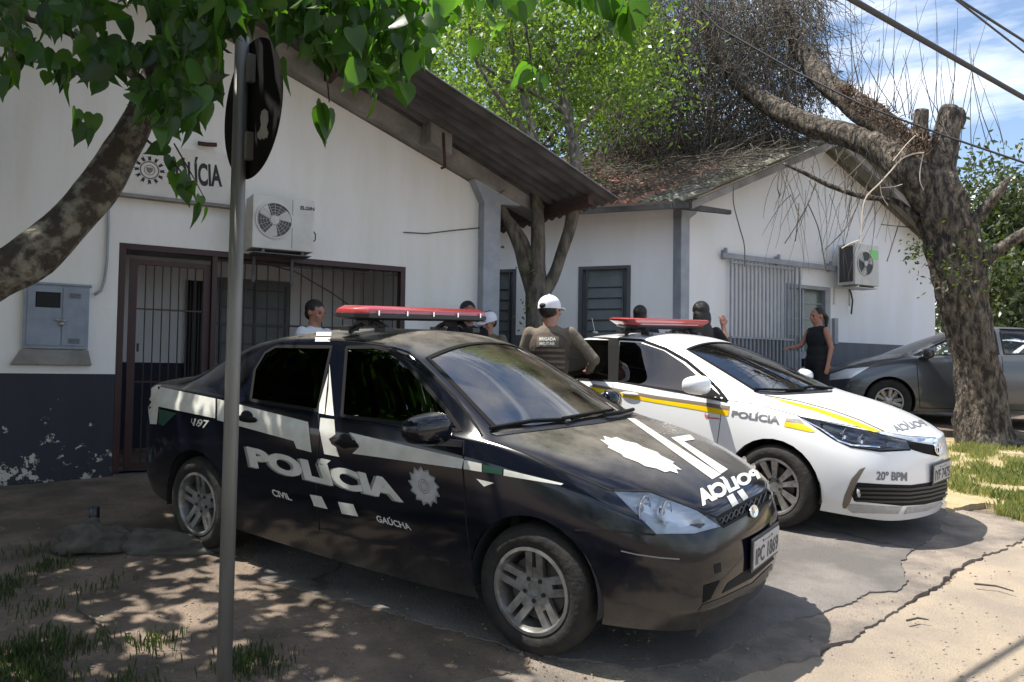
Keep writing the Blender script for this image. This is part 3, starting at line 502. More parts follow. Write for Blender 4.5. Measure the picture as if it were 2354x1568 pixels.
# door
mb = MB(); W2.box(mb, -.5, -.44, -.12, .01, .8, 3.09); W2.box(mb, .52, .65, -.12, .01, .8, 3.09); W2.box(mb, -.44, .52, -.12, .009, 3.03, 3.09); mb.build('door_frame', MT['greyiron'], an, world=True)
mb = MB(); W2.box(mb, -.44, .52, -.1, -.06, .8, 1.98); W2.box(mb, -.01, .04, -.1, -.04, 1.98, 3.03)
for z in (2.25, 2.52, 2.79): W2.box(mb, -.44, .52, -.098, -.062, z, z+.02)
dr = mb.build('door', MT['greyiron'], an, world=True); mb = MB(); W2.box(mb, -.44, .52, -.09, -.08, 1.98, 3.03); mb.build('pane', MT['pane'], dr, world=True)
mb = MB(); W2.box(mb, -.03, -.01, -.04, .02, 1.72, 1.86); mb.build('handle', MT['blackiron'], dr, world=True)
# gable rail and sliding grille
mb = MB(); W2.box(mb, -2.0, .86, .06, .10, 3.37, 3.45)
for a in (-1.95, -.75, .55): W2.box(mb, a, a+.06, .0, .06, 3.36, 3.5); W2.box(mb, a+.01, a+.05, .05, .09, 3.455, 3.53)
gr = thing('sliding_grille', 'light grey sliding bar grille hung from a rail beside the annex door', 'grille', Matrix.Translation(W2.P(-1.5, .1, .8)))
mb.build('rail', MT['greyiron'], gr, world=True); mb = MB(); a = -1.82
while a < -.40: mb.box(W2.P(a, .08, 2.1), (.022, .022, 2.52), Matrix.Rotation(W2.th, 3, 'Z')); a += .088
for z in (.9, 2.14, 3.3): W2.box(mb, -1.83, -.38, .095, .105, z, z+.03)
mb.build('bars', MT['greyiron'], gr, world=True)
mb = MB(); W2.box(mb, -.22, -.19, .05, .08, .85, 3.36); W2.box(mb, -.33, -.31, .05, .08, .85, 3.36); mb.build('end_post', MT['greyiron'], gr, world=True)
# roof: left slope with skewed eave, right slope
Ap = W2.P(.33, .55, 5.58); e0 = W2.P(-3.15, .55, 4.05); dl = Vector((math.cos(math.radians(-21)), math.sin(math.radians(-21)), 0))
el_ = e0-dl*6.5; rl = Ap-dl*7.5
far = lambda p: 1 if (p-e0).dot(dl) > -.55-.62*(p.z-4.05) or False else 0
def roofmat(p):
    n_ = (Ap-e0).cross(dl); t = (p-e0); a = t.dot(dl); u = (p.z-e0.z)/(Ap.z-e0.z); a -= (Ap-e0).dot(dl)*u
    return 0 if a > -.75 else 1
corrugated('roof', None, el_, e0, Ap, rl, .17, .024, an, 10, .012, roofmat, [MT['mossy'], MT['terracotta']])
corrugated('roof', MT['mossy'], W2.P(4.55, .55, 5.58-4.22*.444), W2.P(4.55, -6, 5.58-4.22*.444), W2.P(.35, -6, 5.575), W2.P(.35, .55, 5.575), .17, .024, an, 6)
mb = MB(); mb.prism([e0+Vector((0, 0, -.12)), e0+Vector((0, 0, -.04)), el_+Vector((0, 0, -.04)), el_+Vector((0, 0, -.12))], -dl.cross(Vector((0, 0, 1)))*.04)
mb.prism([W2.P(-3.3, .4, 3.93), W2.P(-2.2, .45, 3.96), W2.P(-2.2, .45, 4.02), W2.P(-3.3, .4, 4.03)], W2.n*-.06); mb.build('eave_board', MT['fibre'], an, world=True)
mb = MB(); W2.face(mb, [(-3.0, top2(-3.0)-.08), (.33, 5.42), (.33, 5.54), (-3.0, top2(-3.0)+.03)], .40, .46); W2.face(mb, [(4.5, 3.58), (.33, 5.42), (.33, 5.54), (4.5, 3.69)], .40, .46); mb.build('barge_board', MT['concrete'], an, world=True)
# second air conditioner
o1 = .5; a0 = W2.px(1966, 620, o1)[0]; a1 = W2.px(2021, 620, o1)[0]; z0 = W2.px(1966, 653, o1)[1]; z1 = W2.px(1966, 558, o1)[1]; fx, fz = W2.px(1989, 606, o1)
ac2 = ac_unit(W2, 'air_conditioner', 'white air conditioner unit with a green label on the annex gable', a0, a1, z0, z1, .16, o1, (fx-.0, fz, .2), True)
mb = MB(); mb.prism([W2.P(a0-.003, .2, z0+.05), W2.P(a0-.003, o1-.04, z0+.05), W2.P(a0-.003, o1-.04, z1-.04), W2.P(a0-.003, .2, z1-.04)], W2.d*-.003); mb.build('coil', MT['acgrille'], ac2, world=True)
mb = MB(); W2.box(mb, a1-.27, a1-.03, o1+.001, o1+.004, z1-.24, z1-.08); mb.build('label', MT['greencard'], ac2, world=True)
mb = MB(); mb.tube([W2.P(*((lambda t: (t[0], .1, t[1]))(W2.px(*p, .1)))) for p in ((1945, 655), (1956, 672), (1960, 692), (1957, 722))], .014, 6); mb.build('hose', MT['cable'], ac2, world=True)
mb = MB(); wbox(W2, mb, 1919, 732, 1927, 790, 0, .06); wc = tag(mb.build('wall_box', MT['greyiron']), 'narrow grey cable box beside the annex door', 'cable box'); mb = MB()

# ================================================================ cars
def cr_(x0, y0, s): return lambda x, y: ((x0+x*s)/1.6313, (y0+y*s)/1.6313)
k1 = cr_(500, 1100, .6378); k2 = cr_(1700, 1100, .8609); k3 = cr_(2100, 1100, .6378); kd3 = cr_(2550, 1500, .4673); kd4 = cr_(1150, 1050, .3398); k8 = cr_(2600, 1700, .5472)
kk = lambda f, *p: [f(*q) for q in p]
def car_matrix(x, y, yaw, a=GA, b=GB, dz=0):
    n = Vector((-a, -b, 1)).normalized(); f = Vector((math.cos(yaw), math.sin(yaw), 0)); f = (f-n*f.dot(n)).normalized(); s = n.cross(f)
    m = Matrix((f, s, n)).transposed().to_4x4(); m.translation = Vector((x, y, gz(x, y)+dz)); return m
def subsurf(vs, fs, lev, creases=()):
    me = bpy.data.meshes.new('t'); me.from_pydata(vs, [], fs); o = bpy.data.objects.new('t', me); C.objects.link(o)
    bm = bmesh.new(); bm.from_mesh(me); bm.verts.ensure_lookup_table()
    cl = bm.edges.layers.float.get('crease_edge') or bm.edges.layers.float.new('crease_edge')
    for a, b, c in creases:
        e = bm.edges.get((bm.verts[a], bm.verts[b]))
        if e: e[cl] = c
    bm.to_mesh(me); bm.free(); s = o.modifiers.new('s', 'SUBSURF'); s.levels = lev; s.boundary_smooth = 'PRESERVE_CORNERS'
    dg = bpy.context.evaluated_depsgraph_get(); r = bpy.data.meshes.new_from_object(o.evaluated_get(dg)); bpy.data.objects.remove(o); bpy.data.meshes.remove(me)
    bm = bmesh.new(); bm.from_mesh(r); bpy.data.meshes.remove(r); bmesh.ops.recalc_face_normals(bm, faces=bm.faces); return bm
def shell(cage):
    """side levels (bottom to shoulder) as rings round the car, and a top grid from tail to nose"""
    lv, top, rear, front = cage['lv'], cage['top'], cage['rear'], cage['front']; n = len(top); V = []; idx = {}
    def add(p):
        k = tuple(round(c, 5) for c in p)
        if k not in idx: idx[k] = len(V); V.append(k)
        return idx[k]
    rings = []
    for l in range(len(lv)):
        half = [rear[l][j] for j in (4, 3, 2, 1)]+[lv[l][i] for i in range(n)]+[front[l][j] for j in (1, 2, 3, 4)]
        rings.append(half)
    half = [top[0][j] for j in (4, 3, 2, 1)]+[top[i][0] for i in range(n)]+[top[-1][j] for j in (1, 2, 3, 4)]; rings.append(half)
    F_ = []
    def quad(a, b, c, d):
        ids = [add(p) for p in (a, b, c, d)]; u = []
        for i in ids:
            if i not in u: u.append(i)
        if len(u) >= 3: F_.append(u)
    mir = lambda p: (p[0], -p[1] if abs(p[1]) > 1e-9 else 0.0, p[2])
    for r0, r1 in zip(rings, rings[1:]):
        for k in range(len(r0)-1):
            a, b, c, d = r0[k], r0[k+1], r1[k+1], r1[k]; quad(a, b, c, d); quad(*[mir(p) for p in (d, c, b, a)])
    for i in range(n-1):
        for j in range(4):
            a, b, c, d = top[i][j], top[i+1][j], top[i+1][j+1], top[i][j+1]; quad(a, b, c, d); quad(*[mir(p) for p in (d, c, b, a)])
    cr = []
    for l, c in cage.get('crease_l', []):
        for a, b in zip(rings[l], rings[l][1:]):
            for sg in (lambda p: p, mir): cr.append((add(sg(a)), add(sg(b)), c))
    for i, j, c in cage.get('crease_x', []):        # crease along the car between stations i and i+1 on row j
        for s in (lambda p: p, mir): cr.append((add(s(top[i][j])), add(s(top[i+1][j])), c))
    for i, j, c in cage.get('crease_y', []):        # crease across the car on station i between rows j and j+1
        for s in (lambda p: p, mir): cr.append((add(s(top[i][j])), add(s(top[i][j+1])), c))
    return subsurf(V, F_, 4, cr)
class Car:
    def __init__(s, name, label, mw, bm, cat='car', group=None):
        s.root = thing(name, label, cat, mw, group); s.mw = mw; s.inv = mw.inverted(); s.cam = s.inv @ CO; s.bm = bm
        s.full = bm.copy(); s.bvh = BVHTree.FromBMesh(s.full)
    def lray(s, u, v): return (s.inv.to_3x3() @ ray(u, v)).normalized()
    def hit(s, u, v):
        r = s.bvh.ray_cast(s.cam, s.lray(u, v)); return (r[0], r[1]) if r[0] is not None else (None, None)
    def hside(s, x, z, sd=-1):
        r = s.bvh.ray_cast(Vector((x, sd*3, z)), Vector((0, -sd, 0))); return (r[0], r[1]) if r[0] is not None else (None, None)
    def htop(s, x, y):
        r = s.bvh.ray_cast(Vector((x, y, 3)), Vector((0, 0, -1))); return (r[0], r[1]) if r[0] is not None else (None, None)
    def onplane(s, u, v, axis, val): d = s.lray(u, v); t = (val-s.cam[axis])/d[axis]; return s.cam+d*t
    def planes_px(s, poly):
        cs = [s.lray(*p) for p in poly]; mid = sum(cs, Vector())/len(cs); out = []
        for i in range(len(cs)):
            n = cs[i].cross(cs[(i+1) % len(cs)]).normalized()
            if n.dot(mid) > 0: n = -n
            out.append((s.cam.copy(), n))
        return out
    def planes_ax(s, poly, axis):                   # poly in the two other axes, cutting along the axis
        o = [a for a in range(3) if a != axis]; P = []
        for p in poly: q = Vector((0, 0, 0)); q[o[0]] = p[0]; q[o[1]] = p[1]; P.append(q)
        mid = sum(P, Vector())/len(P); ax = Vector((0, 0, 0)); ax[axis] = 1; out = []
        for i in range(len(P)):
            n = (P[(i+1) % len(P)]-P[i]).cross(ax).normalized()
            if n.dot(mid-P[i]) > 0: n = -n
            out.append((P[i], n))
        return out
    def carve(s, planes, filt, name=None, m=None, mirror=False, off=0.0, keep=None, parent=None):
        if mirror: planes = [(Vector((c.x, -c.y, c.z)), Vector((n.x, -n.y, n.z))) for c, n in planes]
        bm = s.bm; cur = [f for f in bm.faces if filt(f.calc_center_median(), f.normal)]
        for c, n in planes:
            cur = [f for f in cur if any((v.co-c).dot(n) < 1e-6 for v in f.verts)]
            geom = list({v for f in cur for v in f.verts})+list({e for f in cur for e in f.edges})+cur
            if not cur: return None
            r = bmesh.ops.bisect_plane(bm, geom=geom, dist=1e-5, plane_co=c, plane_no=n)
            cur = [g for g in r['geom'] if isinstance(g, bmesh.types.BMFace) and g.is_valid and (g.calc_center_median()-c).dot(n) < 0]
        if name is None:
            bmesh.ops.delete(bm, geom=cur, context='FACES'); return None
        ids = {}; vs = []; fs = []
        for f in cur:
            q = []
            for v in f.verts:
                if v not in ids: ids[v] = len(vs); vs.append(v.co-v.normal*off)
                q.append(ids[v])
            fs.append(q)
        bmesh.ops.delete(bm, geom=cur, context='FACES')
        return MB().add(vs, fs).build(name, m, parent or s.root, norm=False, smooth=True)
    def drape(s, shapes, m, name, off=.003, parent=None, px=True, ml=14, mode=None, norm=True):
        kw_txt = 'lettering' in name
        """shapes: list of (verts2d, faces); mapped onto the body surface"""
        txt = kw_txt; o = None; mb = MB()
        for vs, fs in shapes:
            if not txt: mb = MB()
            vv, ff = tri_sub([(p[0], p[1], 0) for p in vs], fs, ml); out = []; ok = []
            for p in vv:
                h, n = (mode or s.hit)(p[0], p[1]); ok.append(h is not None)
                if h is None: out.append(Vector()); continue
                d = (s.cam-h) if mode is None else n
                if n.dot(d) < 0: n = -n
                out.append(h+n*off)
            mb.add(out, [f for f in ff if all(ok[i] for i in f) and (out[f[0]]-out[f[1]]).length < .5])
            if not txt: o = mb.build(name, m, parent or s.root, norm=False)
        return o if not txt else mb.build(name, m, parent or s.root, norm=False)
    def poly(s, *polys): return [([(x, y, 0) for x, y in p], [list(t) for t in tessellate_polygon([[Vector((x, y, 0)) for x, y in p]])]) for p in polys]
    def text(s, txt, q, bold=0.0):
        vs, fs = text_mesh(txt, bold); return [([quadmap(q, v[0], v[1]) for v in vs], fs)]
    def strip(s, lines, m, name, w=.006, off=.0015, mode=None, step=6, mirror=False, parent=None, closed=False):
        mb = MB(); sep = name.endswith('seam') or name.endswith('seal')
        for ln in lines:
            if sep: mb = MB()
            if closed: ln = list(ln)+[ln[0]]
            P = []
            for a, b in zip(ln, ln[1:]):
                k = max(1, int(math.hypot(b[0]-a[0], b[1]-a[1])/step))
                for i in range(k): P.append((a[0]+(b[0]-a[0])*i/k, a[1]+(b[1]-a[1])*i/k))
            P.append(ln[-1]); H = []
            for p in P:
                h, n = (mode or s.hit)(*p)
                if h is None: continue
                if mode is None and n.dot(s.cam-h) < 0: n = -n
                H.append((h, n))
            vs = []
            for i, (h, n) in enumerate(H):
                t = (H[min(i+1, len(H)-1)][0]-H[max(i-1, 0)][0])
                if t.length < 1e-6: t = Vector((1, 0, 0))
                b = t.normalized().cross(n).normalized()*w/2; vs += [h+b+n*off, h-b+n*off]
            fs = [(2*i, 2*i+1, 2*i+3, 2*i+2) for i in range(len(H)-1) if (H[i+1][0]-H[i][0]).length < .3]
            mb.add(vs, fs)
            if mirror: mb.add([Vector((v.x, -v.y, v.z)) for v in vs], fs)
            if sep: o = mb.build(name, m, parent or s.root, norm=False)
        return o if sep else mb.build(name, m, parent or s.root, norm=False)
    def body(s, m):
        me = bpy.data.meshes.new('body'); s.bm.to_mesh(me); me.materials.append(m); me.polygons.foreach_set('use_smooth', [True]*len(me.polygons)); o = bpy.data.objects.new('body', me); link(o, s.root); me.set_sharp_from_angle(angle=math.radians(50)); return o
def fy(mid_y, s): return Matrix.Rotation(PI/2*s, 4, 'X')
def wheel(car, x, y, r, rim, style, w=.2):
    sd = -1 if y < 0 else 1
    R = Matrix.Translation((x, y, r)) @ Matrix.Rotation(-PI/2*sd, 4, 'X')    # +Z of the wheel points outwards
    t = bpy.data.objects.new('wheel', None); link(t, car.root, R); t.matrix_local = R
    h = w/2
    MB().lathe([(rim-.005, -h+.01), (r-.04, -h), (r-.008, -h+.025), (r, -h+.05), (r, h-.05), (r-.008, h-.022), (r-.03, h-.004), (r-.06, h+.003), (rim+.012, h-.004), (rim+.002, h-.014), (rim-.01, h-.03)], 48).build('tyre', MT['tyre'], t, smooth=True)
    mb = MB(); mb.lathe([(rim+.004, h-.012), (rim+.002, h-.002), (rim-.014, h-.001), (rim-.022, h-.022), (rim-.03, -h+.02)], 48)
    n = 5; front = h-.012
    if style == 'twin':
        for k in range(n):
            A = Matrix.Rotation(PI/2+2*PI*k/n, 4, 'Z')
            for sg in (-1, 1):
                o = sg*.029; pts = [(.055, o-.017), (rim-.012, o-.019), (rim-.012, o+.019), (.055, o+.017)]
                mb.prism([A @ Vector((a, b, front-.028 if a < .1 else front-.012)) for a, b in pts], Vector((0, 0, -.028)))
            mb.prism([A @ Vector(p) for p in ((.04, -.05, front-.03), (.105, -.045, front-.026), (.105, .045, front-.026), (.04, .05, front-.03))], Vector((0, 0, -.03)))
        mb.lathe([(.075, front-.05), (.074, front-.03), (.04, front-.028), (.036, front-.045), (.001, front-.045)], 24)
    else:
        for k in range(n):
            A = Matrix.Rotation(PI/2+.25+2*PI*k/n, 4, 'Z')
            for sg in (-1, 1):
                B = A @ Matrix.Rotation(sg*.26, 4, 'Z')
                mb.prism([B @ Vector(p) for p in ((.05, -.016, front-.035), (rim-.012, -.034*1.0, front-.008), (rim-.012, .022, front-.008), (.05, .016, front-.035))], Vector((0, 0, -.026)))
        mb.lathe([(.07, front-.05), (.068, front-.032), (.045, front-.026), (.001, front-.024)], 24)
    rm = mb.build('rim', MT['alloy'], t, auto=math.radians(30), smooth=True, bevel=.0)
    mb = MB(); mb.lathe([(.001, h-.075), (.15, h-.075), (.155, h-.085)], 32); mb.lathe([(rim-.03, -h+.03), (.001, -h+.03)], 24); mb.build('brake_disc', MT['disc'], t, norm=False)
    mb = MB()
    for k in range(5):
        a = PI/2+PI/5+2*PI*k/5; mb.lathe([(.001, 0), (.011, 0), (.011, -.02)], 8, Matrix.Translation((.054*math.cos(a), .054*math.sin(a), front-.024)))
    mb.build('lug_nuts', MT['plastic'], t)
def interior(car, x0, x1, w, zt, dashx):
    mb = MB(); mb.box((0, 0, .20), (3.2, 1.08, .06)); mb.box((0, 0, .22), (1.7, w*2-.14, .07)); mb.box((x0-.1, 0, .62), (.06, w*2-.2, .8)); mb.box((1.75, 0, .42), (.5, 1.0, .5)); mb.box((-1.8, 0, .42), (.5, 1.0, .5))
    mb.box((dashx+.33, 0, .55), (.05, w*2-.2, .75)); mb.build('underbody', MT['interior'], car.root)
    mb = MB()
    for sd in (-1, 1):
        mb.prism([(dashx-.95, sd*.36-.24, .42), (dashx-.42, sd*.36-.24, .48), (dashx-.42, sd*.36-.24, .56), (dashx-.95, sd*.36-.24, .54)], (0, .48, 0))
        mb.prism([(dashx-.95, sd*.36-.23, .5), (dashx-.83, sd*.36-.23, .52), (dashx-1.05, sd*.36-.23, 1.12), (dashx-1.15, sd*.36-.23, 1.10)], (0, .46, 0))
        mb.prism([(dashx-1.13, sd*.36-.12, 1.15), (dashx-1.05, sd*.36-.12, 1.15), (dashx-1.07, sd*.36-.12, 1.31), (dashx-1.14, sd*.36-.12, 1.31)], (0, .24, 0))
    mb.prism([(x0+.12, -.6, .5), (x0+.5, -.6, .5), (x0+.5, -.6, .4), (x0+.12, -.6, .3)], (0, 1.2, 0)); mb.prism([(x0+.0, -.6, .5), (x0+.14, -.6, .5), (x0-.02, -.6, 1.02), (x0-.12, -.6, 1.02)], (0, 1.2, 0)); mb.build('seat', MT['seat'], car.root, bevel=.03)
    mb = MB(); mb.prism([(dashx-.12, -w+.12, .7), (dashx+.3, -w+.12, .7), (dashx+.3, -w+.12, .93), (dashx-.02, -w+.12, .95), (dashx-.12, -w+.12, .88)], (0, 2*w-.24, 0)); mb.box((x0-.35, 0, 1.0), (.6, 1.2, .03)); mb.build('dashboard', MT['dash'], car.root, bevel=.02)
    R = Matrix.Translation((dashx-.26, .36, .92)) @ Matrix.Rotation(math.radians(-65), 4, 'Y'); mb = MB(); mb.tube([R @ Vector((.18*math.cos(2*PI*j/24), .18*math.sin(2*PI*j/24), 0)) for j in range(25)], .013, 8, False)
    mb.tube([R @ Vector((-.17, 0, 0)), R @ Vector((.17, 0, 0))], .012, 6); mb.tube([R @ Vector((0, 0, 0)), R @ Vector((0, 0, -.2))], .03, 8); mb.build('steering_wheel', MT['rubber'], car.root, smooth=True)
def arches(car, xs, zc, r, w):
    pl = lambda x: car.planes_ax([(x+r*math.cos(2*PI*k/28), zc+r*math.sin(2*PI*k/28)) for k in range(28)], 1)
    for x in xs:
        for sd in (-1, 1):
            car.carve(pl(x), lambda c, n, x=x, sd=sd: abs(c.x-x) < r+.15 and c.y*sd > .4 and c.z < zc+r+.12)
    for x in xs:
        for sd in (-1, 1):
            mb = MB(); A = [Vector((x+(r+.004)*math.cos(t), sd*(w-.03), zc+(r+.004)*math.sin(t))) for t in [PI*1.12*k/20-.06*PI for k in range(21)]]
            B = [Vector((p.x, sd*.5, p.z)) for p in A]; mb.add(A+B, [(i, i+1, i+22, i+21) for i in range(20)]+[list(range(21, 42))]); mb.build('wheel_arch', MT['interior'], car.root, norm=False)
    return None
def mirror_unit(car, c, r, m, base=None):
    for sd in (-1, 1):
        p = Vector((c[0], -sd*c[1] if sd > 0 else c[1], c[2])); p.y = abs(c[1])*sd
        mb = MB(); vs = []
        bm = bmesh.new(); bmesh.ops.create_uvsphere(bm, u_segments=20, v_segments=12, radius=1)
        for v in bm.verts:
            x, y, z = v.co; x = math.copysign(abs(x)**.8, x); y = math.copysign(abs(y)**.62, y); z = math.copysign(abs(z)**.7, z)
            if x < 0: x *= .45
            q = Vector((x*r[0], y*r[1], z*r[2]*(1-.18*y*sd))); q.x += -.25*y*sd*r[1]; v.co = p+q
        bm.verts.index_update(); mb.add([v.co for v in bm.verts], [[v.index for v in f.verts] for f in bm.faces]); bm.free()
        o = mb.build('mirror', m, car.root, smooth=True)
        mb = MB(); mb.prism([p+Vector((-.02, -sd*.02, -r[2]*.95)), p+Vector((.06, -sd*.02, -r[2]*.95)), p+Vector((.12, -sd*(r[1]+.05), -r[2]-.02)), p+Vector((.0, -sd*(r[1]+.05), -r[2]-.02))], (0, 0, .035)); mb.build('mirror_foot', MT['plastic'], o)
        mb = MB(); mb.ell(p+Vector((-r[0]*.42, 0, 0)), (.012, r[1]*.85, r[2]*.8), 14); mb.build('mirror_glass', MT['chrome'], o, smooth=True)
def lightbar(car, x, y0, y1, z0, z1, mounts, roofz, w=.15, peak=False):
    t = bpy.data.objects.new('light_bar', None); link(t, car.root)
    def prof(a, b, z, hw, tip):  # outline of one layer in plan, narrowing at both ends
        return [(x-hw, a+tip), (x+hw, a+tip), (x+hw, b-tip), (x-hw, b-tip)]
    mb = MB(); zb = z0+(z1-z0)*(.46 if not peak else .12)
    def ring(z, hw, e): return [Vector((x-hw, y0+e+.05, z)), Vector((x-hw*.5, y0+e, z)), Vector((x+hw*.5, y0+e, z)), Vector((x+hw, y0+e+.05, z)), Vector((x+hw, y1-e-.05, z)), Vector((x+hw*.5, y1-e, z)), Vector((x-hw*.5, y1-e, z)), Vector((x-hw, y1-e-.05, z))]
    def stack(rs):
        vs = [p for r in rs for p in r]; n = 8; fs = [(i*n+j, i*n+(j+1) % n, (i+1)*n+(j+1) % n, (i+1)*n+j) for i in range(len(rs)-1) for j in range(n)]+[tuple(range(n-1, -1, -1)), tuple((len(rs)-1)*n+j for j in range(n))]
        return vs, fs
    base = stack([ring(z0, w*.8, .05), ring(z0+.012, w, .0), ring(zb, w, 0)]) if not peak else stack([ring(z0-.02, w*.6, .18), ring(z0, w*.8, .10), ring(zb, w*.85, .08)])
    mb.add(*base); mb.build('base', MT['plastic'], t, bevel=.004)
    mb = MB(); lens = stack([ring(zb+.001, w*.99, .002), ring(z1-.02, w*.93, .012), ring(z1, w*.75, .05)]) if not peak else stack([ring(zb+.001, w*.8, .09), ring(z1-.03, w*1.02, .01), ring(z1-.012, w*1.05, .0), ring(z1, w*.95, .03)])
    mb.add(*lens); mb.build('lens', MT['redlens'], t, bevel=.005, smooth=True, auto=math.radians(35))
    mb = MB(); n = 5 if not peak else 0
    for k in range(n): yy = y0+(y1-y0)*(k+.5)/n; mb.box((x+w+.002, yy, zb+.004), (.008, .012, .03)); mb.box((x-w-.002, yy, zb+.004), (.008, .012, .03))
    if n: mb.build('clips', MT['chrome'], t)
    if peak:
        mb = MB(); mb.box((x+w*.86, 0, (z0+z1)/2), (.01, (y1-y0)*.72, (z1-z0)*.42)); mb.build('lamp_row', MT['acwhite'], t)
    for yy in mounts:
        mb = MB()
        for dx in (-.11, .11):
            mb.tube([(x+dx*.3, yy, z0+.005), (x+dx*1.3, yy-.03*math.copysign(1, yy), roofz(yy)+.02)], .018, 6)
            mb.box((x+dx*1.35, yy, roofz(yy)+.012), (.09, .08, .03))
        mb.box((x, yy, (z0+roofz(yy))/2+.015), (.10, .09, (z0-roofz(yy)-.03))); mb.tube([(x, yy, z0-.01), (x, yy+math.copysign(.14, yy), roofz(yy+math.copysign(.14, yy))+.01)], .014, 6); mb.build('bracket', MT['plastic'], t, bevel=.004)
def plate(car, x, z, txt, yoff=0, tilt=.0):
    mb = MB(); R = Matrix.Rotation(tilt, 3, 'Y'); mb.box((x, yoff, z), (.008, .40, .13), R); p = mb.build('licence_plate', MT['plate'], car.root, bevel=.003)
    mb = MB(); mb.box((x-.007, yoff, z), (.006, .43, .16), R); mb.build('plate_holder', MT['plastic'], p)
    for s, a0, a1, z0, z1 in ((txt, -.18, .18, -.052, .028), ('--- --------', -.05, .05, .043, .047)):
        vs, fs = text_mesh(s, .02); MB().add([(x+.0055, yoff+a0+(a1-a0)*v[0], z+z0+(z1-z0)*v[1]) for v in vs], fs).build('lettering', MT['plateink'], p, norm=False)
    mb = MB()
    for yy in (-.07, .07): mb.ell((x+.005, yoff+yy, z+.048), (.003, .007, .007), 8)
    mb.build('plate_screws', MT['plateink'], p)
def headlamp(car, polypx, filt, sd_y, centers, name='headlight', depth=.10, bowl='lampbowl'):
    """hole in the body, clear lens on the surface, bright bowl with reflectors behind it; both sides"""
    pl = car.planes_px(polypx)
    H = [car.hit(*p)[0] for p in polypx]
    for mir in (False, True):
        f = (lambda c, n: filt(Vector((c.x, -c.y, c.z)), Vector((n.x, -n.y, n.z)))) if mir else filt
        ln = car.carve(pl, f, name, MT['lens'], mirror=mir, off=-.001)
        if ln is None: continue
        me = ln.data; nrm = [v.normal.copy() for v in me.vertices]; bk = Vector((-depth, 0, -.01))
        vs = [v.co-Vector((.004, 0, 0)) for v in me.vertices]; bm = bmesh.new(); bm.from_mesh(me); ext = bmesh.new(); ext.from_mesh(me)
        edges = [e for e in ext.edges if len(e.link_faces) == 1]; r = bmesh.ops.extrude_edge_only(ext, edges=edges)
        cen = sum((v.co for v in ext.verts), Vector())/len(ext.verts); nv = [g for g in r['geom'] if isinstance(g, bmesh.types.BMVert)]
        for v in nv: v.co = v.co.lerp(cen, .25)+bk
        of = [f_ for f_ in ext.faces if not any(v in nv for v in f_.verts)]
        bmesh.ops.delete(ext, geom=of, context='FACES'); ee = [e for e in ext.edges if len(e.link_faces) == 1 and all(v in nv for v in e.verts)]
        bmesh.ops.contextual_create(ext, geom=ee); m2 = bpy.data.meshes.new('bowl'); ext.to_mesh(m2); ext.free(); bm.free(); m2.materials.append(MT[bowl]); link(bpy.data.objects.new('bowl', m2), ln)
        for cx, cy, rr in centers:
            h, n = car.hit(cx, cy)
            if h is None: continue
            c = h+Vector((-.055, 0, 0)); 
            if mir: c = Vector((c.x, -c.y, c.z))
            A = Matrix.Translation(c) @ Matrix.Rotation(PI/2, 4, 'Y')
            MB().lathe([(rr, .028), (rr-.006, .03), (rr-.012, .01), (rr*.5, -.01), (.001, -.014)], 24, A).build('reflector', MT['chrome'], ln, smooth=True)
            MB().ell(c+Vector((.0, 0, 0)), (.02, rr*.33, rr*.33), 12).build('bulb', MT['acwhite'], ln, smooth=True)

# ---- black patrol sedan
def lerp_levels(xs, spec): return spec
XA = [-2.08, -1.8, -1.45, -1.05, -.7, -.1, .35, .7, 1.0, 1.35, 1.7, 1.9]
yl = {0: [.70, .75, .77, .78, .785, .79, .79, .79, .785, .78, .74, .62], 1: [.73, .80, .825, .83, .83, .83, .83, .83, .83, .83, .79, .68], 2: [.745, .82, .848, .85, .85, .85, .85, .85, .85, .85, .815, .71],
      3: [.74, .82, .848, .85, .85, .85, .85, .85, .85, .85, .81, .705], 4: [.72, .795, .83, .84, .84, .84, .84, .84, .835, .825, .78, .68]}
zl = {0: [.27, .24, .21, .2, .19, .18, .18, .18, .19, .2, .21, .20], 1: [.37, .36, .36, .35, .35, .35, .35, .35, .35, .35, .34, .31], 2: [.54, .54, .53, .52, .52, .52, .52, .52, .52, .52, .50, .44],
      3: [.74, .74, .73, .72, .72, .71, .71, .71, .71, .70, .66, .56], 4: [.93, .93, .92, .91, .905, .90, .90, .895, .885, .85, .765, .655]}
lvA = [[(XA[i], -yl[l][i], zl[l][i]) for i in range(12)] for l in range(5)]
